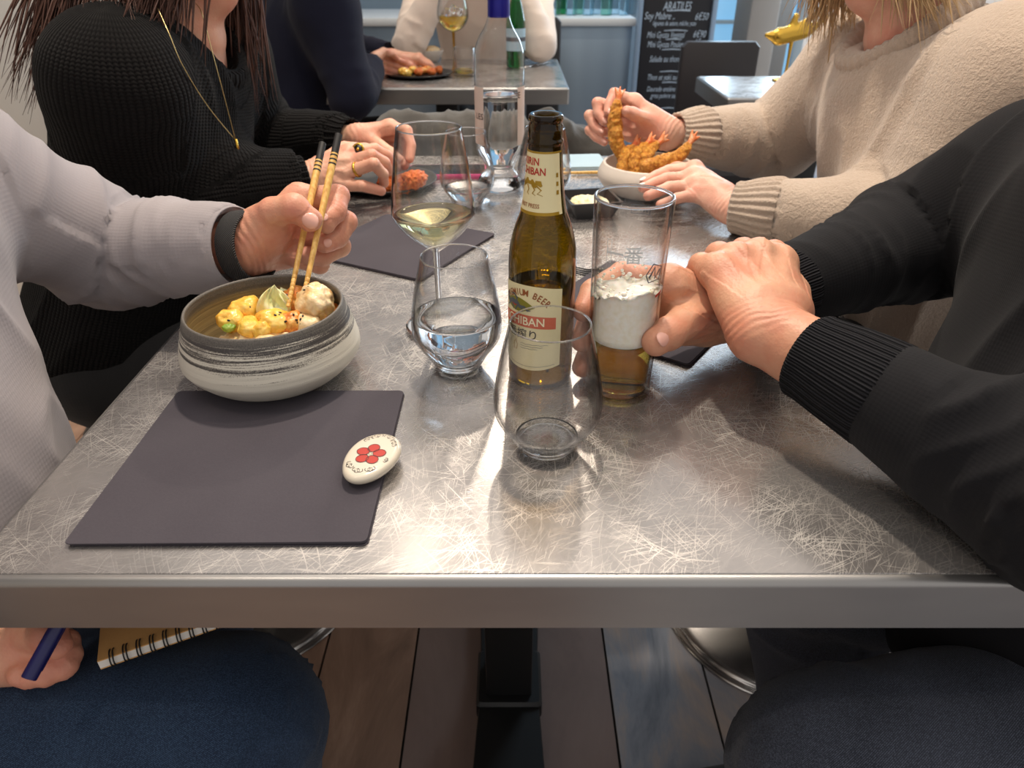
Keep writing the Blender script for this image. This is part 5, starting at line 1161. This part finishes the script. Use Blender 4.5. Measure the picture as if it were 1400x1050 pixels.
# plate of orange morsels before the woman in black knit
pl = T(545, 258); PL = empty('plate', (pl[0]-.02, pl[1]+.02, TZ), 'small dark plate with three orange morsels before the woman in black knit', 'plate')
obj('dish', *lathe([tuple(p) for p in smooth_prof([(0, 0), (.05, 0), (.075, .006), (.085, .0115), (.0835, .013), (.072, .009), (.05, .0045), (0, .004)], 4)], 56), MAT['charcoal'], PL, local=True)
for i, (px, py, hz, r, lb) in enumerate(((532, 250, .018, (.019, .017, .013), 'orange crusted morsel leftmost on the dark plate, by the little finger'), (552, 252, .018, (.019, .017, .014), 'orange crusted morsel in the middle of the dark plate'), (566, 246, .026, (.020, .018, .014), 'orange crusted morsel at right on the dark plate, seen through the wine glass'))):
    lump(T(px, py, TZ+hz), r, 20+i, 'orange_roll', 'orange_morsel', lb, 'food', 'orange morsels on the dark plate', amp=.22, freq=3)
# phones, far napkin, chopsticks at the far end
def phone(c, rz, label, case, scr):
    p0 = empty('phone', tuple(c), label, 'phone', rz=rz); obj('case', *prism(rrect(.146, .072, .009, 4), .0085, .0015), MAT[case], p0, local=True, sharp=40)
    obj('screen', *prism(rrect(.140, .066, .008, 4), .0012, .0003, (0, 0, .0078)), MAT[scr], p0, local=True, sharp=40); return p0
phone(T(612, 238), .04, 'phone in a pink case lying near the far end, seen through the wine glasses', 'pink', 'screen')
fn = T(797, 226); fo = empty('folded_napkin', tuple(fn), 'pale blue folded paper napkin by the chopsticks near the white bowl', 'napkin', rz=.08)
for k in range(3): obj('layer', *prism(rrect(.085-.002*k, .10-.002*k, .004, 2), .003, .0006, (0, 0, .0004+.0032*k)), MAT['blue_napkin'], fo, local=True, sharp=40)
for k, (x0, y0, x1, y1) in enumerate(((778, 237, 842, 236), (778, 232, 840, 231))):
    chopstick(T(x0, y0, .7545)+A_([-.05, 0, 0]), T(x1, y1, .7545)+A_([.09, .01, 0]), ('nearer', 'farther')[k]+' bamboo chopstick lying beside the white shrimp bowl', 'bamboo chopsticks lying by the white bowl')
# ------------------------------------------------------------------ worn and held things
def ring(c, axis, r, tr, name, label, stone=None, up=None):
    o = empty(name, tuple(c), label, 'ring'); fr = frame((0, 0, 0), axis); n = 28; V, F = [], []
    for i in range(n):
        a = 2*PI*i/n
        for j in range(8): b = 2*PI*j/8; V.append(((r+tr*math.cos(b))*math.cos(a), (r+tr*math.cos(b))*math.sin(a), tr*1.5*math.sin(b)))
    F = [(i*8+j, ((i+1) % n)*8+j, ((i+1) % n)*8+(j+1) % 8, i*8+(j+1) % 8) for i in range(n) for j in range(8)]
    obj('band', A_(V)@fr.T, F, MAT['gold'], o, local=True)
    if stone:
        u = unit(up); f2 = frame((0, 0, 0), u)
        obj('bezel', lathe([(0, 0), (stone, 0), (stone*1.08, .0012), (stone, .0030), (stone*.80, .0032), (stone*.72, .0022), (0, .0022)], 28)[0]@f2.T+u*(r+.0012), lathe([(0, 0)]*1+[(1, 0)]*5+[(0, 0)], 28)[1], MAT['gold'], o, local=True)
        obj('stone', lathe([(stone*.74, .0020), (stone*.70, .0032), (stone*.3, .0036), (0, .0036)], 28)[0]@f2.T+u*(r+.0012), lathe([(1, 0), (1, 0), (1, 0), (0, 0)], 28)[1], MAT['onyx'], o, local=True)
        obj('inlay', lathe([(stone*.26, .0034), (stone*.22, .0044), (0, .0046)], 16)[0]@f2.T+u*(r+.0012), lathe([(1, 0), (1, 0), (0, 0)], 16)[1], MAT['gold'], o, local=True)
    return o
i0 = fB[0][0]; ax = unit(i0[1]-i0[0]); ring(i0[0]+ax*.020, ax, .0116, .0012, 'signet_ring', 'gold ring with round black stone on the hand of the woman in black knit', .0092, (-.1, -1, .45))
m0 = fB[2][0]; ax = unit(m0[1]-m0[0]); ring(m0[0]+ax*.024, ax, .0108, .0014, 'gold_ring', 'plain gold band on a lower finger of the woman in black knit')
# woven wristband
d_ = unit(wA-elA); V, F = lathe([(.0345, 0), (.0368, .001), (.0372, .012), (.0368, .023), (.0345, .024), (.0335, .012), (.0345, 0)], 48)
a_ = wA-d_*.009; t = NT('woven_black_strap'); c_ = t.attr('limb')[1]; s_ = t.sep(c_); sn = t.math('SINE', t.math('ADD', t.math('MULTIPLY', s_[0], 2600), t.math('MULTIPLY', s_[1], 2600)))
t.p(Base_Color=t.mix(t.math('MULTIPLY_ADD', sn, .5, .5), lin(18, 18, 20), lin(62, 60, 60)), Roughness=.8); t.bump(sn, .7, .001); MAT['strap'] = t.m
th = np.arctan2(V[:, 1], V[:, 0]); uvs = np.c_[V[:, 2], th*.036, V[:, 2]*0]; V[:, 0] *= 1.0; V[:, 1] *= 1.0
obj('wristband', *along((V, F), a_, a_+d_), MAT['strap'], loc=tuple(a_), attrs={'limb': uvs}, label='dark woven strap round the wrist between grey cuff and chopstick hand', cat='wristband')
# necklace of the woman in black knit
MAT['pale_gold'] = M('pale_gold', lin(226, 200, 140), .3, 1.0); nl = empty('necklace', tuple(P(322, 198, 1.06)), 'long thin gold necklace with a bar pendant on the black knit jumper', 'necklace')
pa = [P(*q) for q in ((268, 5, 1.06), (276, 18, 1.035), (290, 70, 1.02), (306, 130, 1.02), (322, 192, 1.035))]; pb = [P(*q) for q in ((216, 12, .965), (232, 48, .945), (250, 90, .945), (284, 145, .985), (322, 192, 1.03))]
for p_ in (pa, pb): obj('chain', *tube(smooth_prof(p_, 8), .0006, 6), MAT['pale_gold'], nl)
obj('pendant', *tube([P(322, 190, 1.034), P(325, 203, 1.034), P(327, 212, 1.034)], [.0022, .0022, .0006], 8), MAT['gold'], nl)
# notebook and pen on the lap
nc = P(133, 905, .355); e1 = P(226, 858, .375)-nc; e1[2] = .004; e1 = unit(e1); e2 = unit(np.cross((0, 0, 1), e1)); 
if e2[0] > 0: e2 = -e2
nb = empty('notebook', tuple(nc), 'small spiral notebook with kraft cover on the lap of the man in jeans', 'notebook')
def slab(a, b, z0, z1):  return join((A_([nc+e1*x+e2*y+A_([0, 0, z]) for z in (z0, z1) for x, y in ((0, 0), (a, 0), (a, b), (0, b))]), [(0, 3, 2, 1), (4, 5, 6, 7), (0, 1, 5, 4), (1, 2, 6, 5), (2, 3, 7, 6), (3, 0, 4, 7)]))
obj('pages', *slab(.145, .10, -.008, -.0006), MAT['paper'], nb, smooth=False); obj('front_cover', *slab(.147, .102, -.0005, .0005), MAT['kraft'], nb, smooth=False); obj('back_cover', *slab(.147, .102, -.0092, -.0082), MAT['kraft'], nb, smooth=False)
for i in range(14):
    q = nc+e1*(.010+.0098*i); cc = []
    for a in np.linspace(-2.4, 2.4, 15): cc.append(q+e2*(.0035-.0085*math.cos(a)*.75)+A_([0, 0, -.0042+.0066*math.sin(a)]))
    for w_ in (-.0012, .0012): obj('wire_loop', *tube(A_(cc)+e1*w_, .0006, 5), MAT['blackmetal'], nb)
pen0 = P(39, 928, .318); pen1 = P(82, 850, .350); d_ = unit(pen1-pen0); pn = empty('pen', tuple(pen0), 'dark blue ballpoint pen held above the lap at lower left', 'pen')
obj('barrel', *along(lathe([(0, 0), (.0050, 0), (.0054, .001), (.0053, .045), (.0050, .09), (.0045, .125), (.0015, .138), (0, .138)], 12), pen0, pen1), MAT['pen_blue'], pn, sharp=40)
obj('clip', *along(xf(box(0, -.0065, .024, .003, .0014, .036, .0004)), pen0, pen1), MAT['pen_blue'], pn, sharp=40)
# ------------------------------------------------------------------ coats over the chair between the tables
def coat(label, x0, x1, Y, z, mat, seed, slope=0):
    f = Field((x0-.12, Y-.16, .30), (x1+.12, Y+.16, z+.08), .008); xs_ = np.linspace(x0, x1, 6); g = np.random.default_rng(seed)
    f.chain([(x, Y+g.normal(0, .006), z-.035-slope*(x-x0)) for x in xs_], .042, .02)
    for x in xs_:
        for sy in (-1, 1): f.chain([(x, Y+sy*.02, z-.05-slope*(x-x0)), (x+g.normal(0, .015), Y+sy*(.055+g.normal(0, .008)), z-.22), (x+g.normal(0, .02), Y+sy*(.065+g.normal(0, .01)), z-.40)], [.036, .034, .026], .02)
    V, F = f.mesh(); V = relax(V, F, 2); N = normals(V, F); r = 1-np.abs(vnoise(V*A_([26, 14, 11]), seed)); V = V+N*(.008*(r**2-.4)+.004*vnoise(V*50, seed+1))[:, None]
    o = obj('coat', V, F, MAT[mat], loc=((x0+x1)/2, Y, .4), label=label, cat='coat', attrs={'limb': V}); return o
coat('dark olive coat slung over the chair end beside the brown bottle neck', .075, .185, 1.57, .815, 'dark_coat', 3, .55)
coat('grey quilted coat over the same chair, seen behind the wine glasses', -.25, .0, 1.56, .812, 'grey_coat', 5)
# ------------------------------------------------------------------ things on the far table
gb = T(705, 92); GB = empty('green_bottle', (gb[0], gb[1], TZ), 'green glass mineral water bottle with a pale label on the far table', 'bottle')
GP = [(.024, .001), (.031, .002), (.033, .008), (.033, .135)]+[tuple(p) for p in smooth_prof([(.033, .14), (.031, .155), (.024, .185), (.0165, .215), (.0135, .232), (.013, .248)], 5)]
obj('glass_body', *lathe([(0, .004)]+GP+[(.0145, .249), (.0145, .255), (.010, .256)], 48), MAT['green_glass'], GB, local=True)
obj('liquid', *lathe([(0, .006)]+[(r-.002, z+.002) for r, z in GP if z < .205]+[(0, .205)], 40), mat_solid_glass('green_tinted_water', (.35, .85, .55, 1), 1.33), GB, local=True)
obj('cap', *lathe([(.0150, .250), (.0155, .252), (.0150, .268), (0, .2685)], 28), MAT['blackmetal'], GB, local=True, sharp=40)
gl = obj('label', *wrap(patch(-.095, .095, .055, .125, 48, 3), GP, -PI/2, .0004), M('pale_blue_label', lin(176, 204, 218), .6), GB, local=True)
obj('label_stripe', *wrap(patch(-.095, .095, .085, .098, 48, 1), GP, -PI/2, .0008), MAT['ink_grey'], gl, local=True)
bpl = T(563, 105); BL = empty('food_plate', (bpl[0]+.02, bpl[1]+.02, TZ), 'flat black plate of grilled food on the far table', 'plate')
obj('dish', *lathe([tuple(p) for p in smooth_prof([(0, 0), (.08, 0), (.105, .006), (.112, .011), (.110, .013), (.10, .009), (.07, .005), (0, .005)], 4)], 48), MAT['black_dish'], BL, local=True)
for i in range(9):
    a = i*2.4; r = .024*math.sqrt(i+.4)
    lump((bpl[0]+.02+r*math.cos(a), bpl[1]+.02+r*math.sin(a)*.9, TZ+.016), (.017, .013, .010), 140+i, ('orange_food', 'yellow_food', 'orange_roll')[i % 3], 'food_morsel', 'grilled morsel among several on the flat black plate of the far table', 'food', 'grilled morsels on the black plate', i, .3, .0025, 3)
sb = T(588, 84); SB = empty('small_bowl', (sb[0], sb[1], TZ), 'small white bowl with pale food behind the black plate on the far table', 'bowl')
obj('vessel', *lathe([tuple(p) for p in smooth_prof([(0, 0), (.025, 0), (.045, .02), (.052, .038), (.049, .039), (.042, .022), (.024, .006), (0, .006)], 4)], 36), MAT['ceramic'], SB, local=True)
lump((sb[0], sb[1], TZ+.036), (.038, .036, .015), 8, 'pale_food', 'pale_food', 'heap of pale food in the small white bowl on the far table', 'food', None, amp=.3, h=.003, freq=4)
# goblet of golden drink with ice and a low tumbler beside it
go = T(622, 98); GO = empty('goblet', (go[0], go[1], TZ), 'stemmed balloon goblet of golden drink with ice on the far table', 'glass')
gi = smooth_prof([(.004, .122), (.030, .135), (.048, .160), (.050, .185), (.044, .215), (.041, .225)], 5); gout = [(r+.0012, z-.0012) for r, z in gi]
obj('bowl', *lathe([(0, .1195)]+gout+[tuple(p) for p in gi[::-1]]+[(0, .122)], 44), MAT['glass'], GO, local=True)
obj('stem', *lathe([tuple(p) for p in smooth_prof([(.005, .121), (.004, .08), (.005, .03), (.012, .006), (.034, .003), (.036, .001), (.0, .0)], 4)], 36), mat_glass('golden_tinted_glass', (.86, .66, .18, 1), 1.5, .5), GO, local=True)
MAT['amber'] = mat_solid_glass('golden_drink', (.93, .72, .16, 1), 1.33)
fill(gi, .170, 'amber', GO, 'drink', n=40)
for i, (x, y) in enumerate(((-.016, .004), (.018, -.008), (.002, .016))): obj('ice_cube', *xf(box(0, 0, 0, .024, .022, .022, .003), loc=(x, y, .180+.004*i), rot=(.3*i, .2, i)), MAT['glass_thick'], GO, local=True, sharp=30)
tu = T(636, 104); TU = empty('tumbler', (tu[0], tu[1]-.0, TZ), 'straight low tumbler with a little golden drink beside the goblet', 'glass')
ti = [(.0, .008), (.030, .009), (.032, .03), (.034, .085)]; obj('bowl', *lathe([(0, .0), (.033, .0), (.0345, .004), (.0360, .0865), (.0345, .087)]+ti[::-1], 40), MAT['glass'], TU, local=True); fill(ti, .020, 'amber', TU, 'drink', n=40)
kn = T(732, 90); kf = empty('knife', tuple(kn+A_([0, 0, .003])), 'table knife lying right of the green bottle on the far table', 'cutlery', rz=1.0)
obj('blade', *prism([(0, -.008), (.095, -.009), (.110, 0), (.095, .007), (0, .006)], .0018, .0004), MAT['chrome'], kf, local=True, sharp=30); obj('handle', *xf(tube([(0, 0, 0), (-.05, 0, 0), (-.10, 0, 0)], [.0055, .006, .0075], 10), sc=(1, 1, .5)), MAT['chrome'], kf, local=True)
# ------------------------------------------------------------------ counter with bottles, menu board, gold ornament
ct = empty('counter', (-.25, 4.15, 0), 'brushed steel bar counter behind the person in cream, bottles on top', 'counter')
for k in range(4): obj('front_panel', *box(-1.25+.46*k+.23-.0, 3.862, .40, .452, .02, .78, .003), MAT['counter'], ct, sharp=30)
obj('carcass', *box(-.33, 4.15, .40, 1.80, .55, .78), MAT['blackmetal'], ct, smooth=False); obj('worktop', *box(-.33, 4.14, .805, 1.86, .62, .034, .005), M('pale_worktop', lin(200, 206, 210), .35), ct, sharp=30)
gg = mat_glass('pale_green_glass', (.55, .80, .70, 1), 1.5, .5); gc = mat_glass('blue_white_glass', (.78, .90, .95, 1), 1.5, .5)
proto = None
for i, px in enumerate((757, 767, 779, 790, 802, 813, 826, 838, 850, 860)):
    x = (px-700)/971*3.65; y = 4.02+.06*(i % 2)
    o = empty('counter_bottle', (x, y, .822), '', 'bottle'); dark = i in (1, 3, 6)
    h_ = .30 if i % 3 else .24; pr = [(0, .002), (.026, 0), (.029, .004), (.029, h_*.55)]+[tuple(p) for p in smooth_prof([(.029, h_*.58), (.024, h_*.68), (.013, h_*.80), (.012, h_)], 4)]+[(.0, h_+.002)]
    obj('glass_body', *lathe(pr, 28), MAT['green_glass'] if i == 1 else gg if dark else gc, o, local=True)
    obj('cap', *lathe([(.0135, h_-.012), (.0135, h_+.006), (0, h_+.007)], 16), MAT['grey_plastic'], o, local=True, sharp=40)
    names = ['first', 'second', 'third', 'fourth', 'fifth', 'sixth', 'seventh', 'eighth', 'ninth', 'tenth']
    tag(o, f"{'dark green' if i == 1 else 'pale green' if dark else 'clear bluish'} bottle, {names[i]} from the left along the steel counter", None, 'bottles along the steel counter')
BXc = (P(868, 60, 3.80)[0]+P(974, 60, 3.80)[0])/2; BWd = P(974, 60, 3.80)[0]-P(868, 60, 3.80)[0]
mb = empty('menu_board', (BXc, 3.80, 0), 'tall blackboard menu with white chalk writing beside the steel counter', 'menu board')
obj('panel', *box(BXc, 3.806, .70, BWd-.03, .012, 1.32, .002), MAT['ink_black'] if False else M('blackboard', lin(20, 22, 30), .55), mb, sharp=30)
MAT['alu'] = M('blue_grey_aluminium', lin(150, 176, 204), .35, .6)
for x in (-1, 1): obj('frame_rail', *box(BXc+x*(BWd/2-.012), 3.802, .70, .024, .03, 1.36, .004), MAT['alu'], mb, sharp=30)
for z in (.03, 1.37): obj('frame_rail', *box(BXc, 3.802, z, BWd-.05, .03, .024, .004), MAT['alu'], mb, sharp=30)
for x in (-1, 1): obj('rear_leg', *box(BXc+x*(BWd/2-.03), 3.829, .64, .022, .022, 1.28, .003), MAT['blackmetal'], mb, sharp=30)
MAT['chalk'] = M('chalk', lin(176, 196, 216), .9)
def chalk(s, px, py, sz, sh=.3, sx=.9):
    p = P(px, py, 3.799); V, F = text(s, sz*.85, sh, sx*.74); W = np.c_[V[:, 0], V[:, 2]*0, V[:, 1]]+A_([p[0], 3.7990, p[2]]); obj('chalk_lettering', W, F, MAT['chalk'], mb, smooth=False)
def chalk_line(x0, x1, py):
    a, b = P(x0, py, 3.799), P(x1, py, 3.799); V, F = stroke([(a[0], a[2]), ((a[0]+b[0])/2, a[2]+.003), (b[0], b[2])], [.003, .005, .003]); obj('chalk_line', np.c_[V[:, 0], V[:, 2]*0+3.7990, V[:, 1]], F, MAT['chalk'], mb, smooth=False)
chalk('ARATILES', 926, 9, .062, .2, .8); chalk_line(912, 944, 15)
chalk('Soy Mabre ..', 902, 22, .052); chalk('6€50', 959, 23, .052); chalk('légumes de saison, mâche, yuzu', 922, 32, .036, .3, .72)
chalk_line(908, 940, 42); chalk('Mini Gyoza Vegetal', 910, 48, .046, .3, .8); chalk('6€90', 956, 47, .050); chalk_line(910, 932, 54); chalk('Mini Gyoza Poulet', 909, 61, .046, .3, .8); chalk('6€', 953, 58, .045); chalk_line(905, 934, 68)
chalk('Salade au thon', 908, 81, .046, .3, .85); chalk_line(902, 932, 98); chalk('Thon et yaki au riz', 909, 106, .044, .3, .85); chalk_line(905, 926, 113); chalk('Daurade entière au', 907, 122, .040, .3, .85); chalk('gros poivre salé', 908, 131, .040, .3, .85); chalk_line(903, 924, 148)
ol = P(1075, 48, 2.42); OR = empty('gold_ornament', (ol[0]+.01, ol[1], TZ), 'shiny gold fish-shaped ornament at the shoulder of the woman in beige', 'ornament')
c = A_([ol[0], ol[1], ol[2]]); f = Field(c-A_([.12, .10, .16]), c+A_([.14, .10, .11]), .004)
f.chain([c+A_([-.062, 0, .0]), c+A_([-.02, 0, -.004]), c+A_([.05, 0, .010]), c+A_([.10, 0, .03])], [.006, .026, .022, .010], .01); f.chain([c+A_([.012, 0, .018]), c+A_([.020, 0, .052])], [.012, .009], .008); f.chain([c+A_([.03, 0, .02]), c+A_([.06, 0, .042])], [.013, .009], .008)
f.chain([c+A_([.10, 0, .03]), c+A_([.128, 0, .055])], [.010, .005], .01)
obj('fish_body', *f.mesh(), MAT['gold'], OR); obj('stand', *xf(lathe([tuple(p) for p in smooth_prof([(0, 0), (.035, 0), (.036, .006), (.012, .012), (.005, .03), (.0045, .07), (.006, .118), (0, .12)], 4)], 28), loc=(ol[0]+.02, ol[1], TZ)), MAT['gold'], OR)
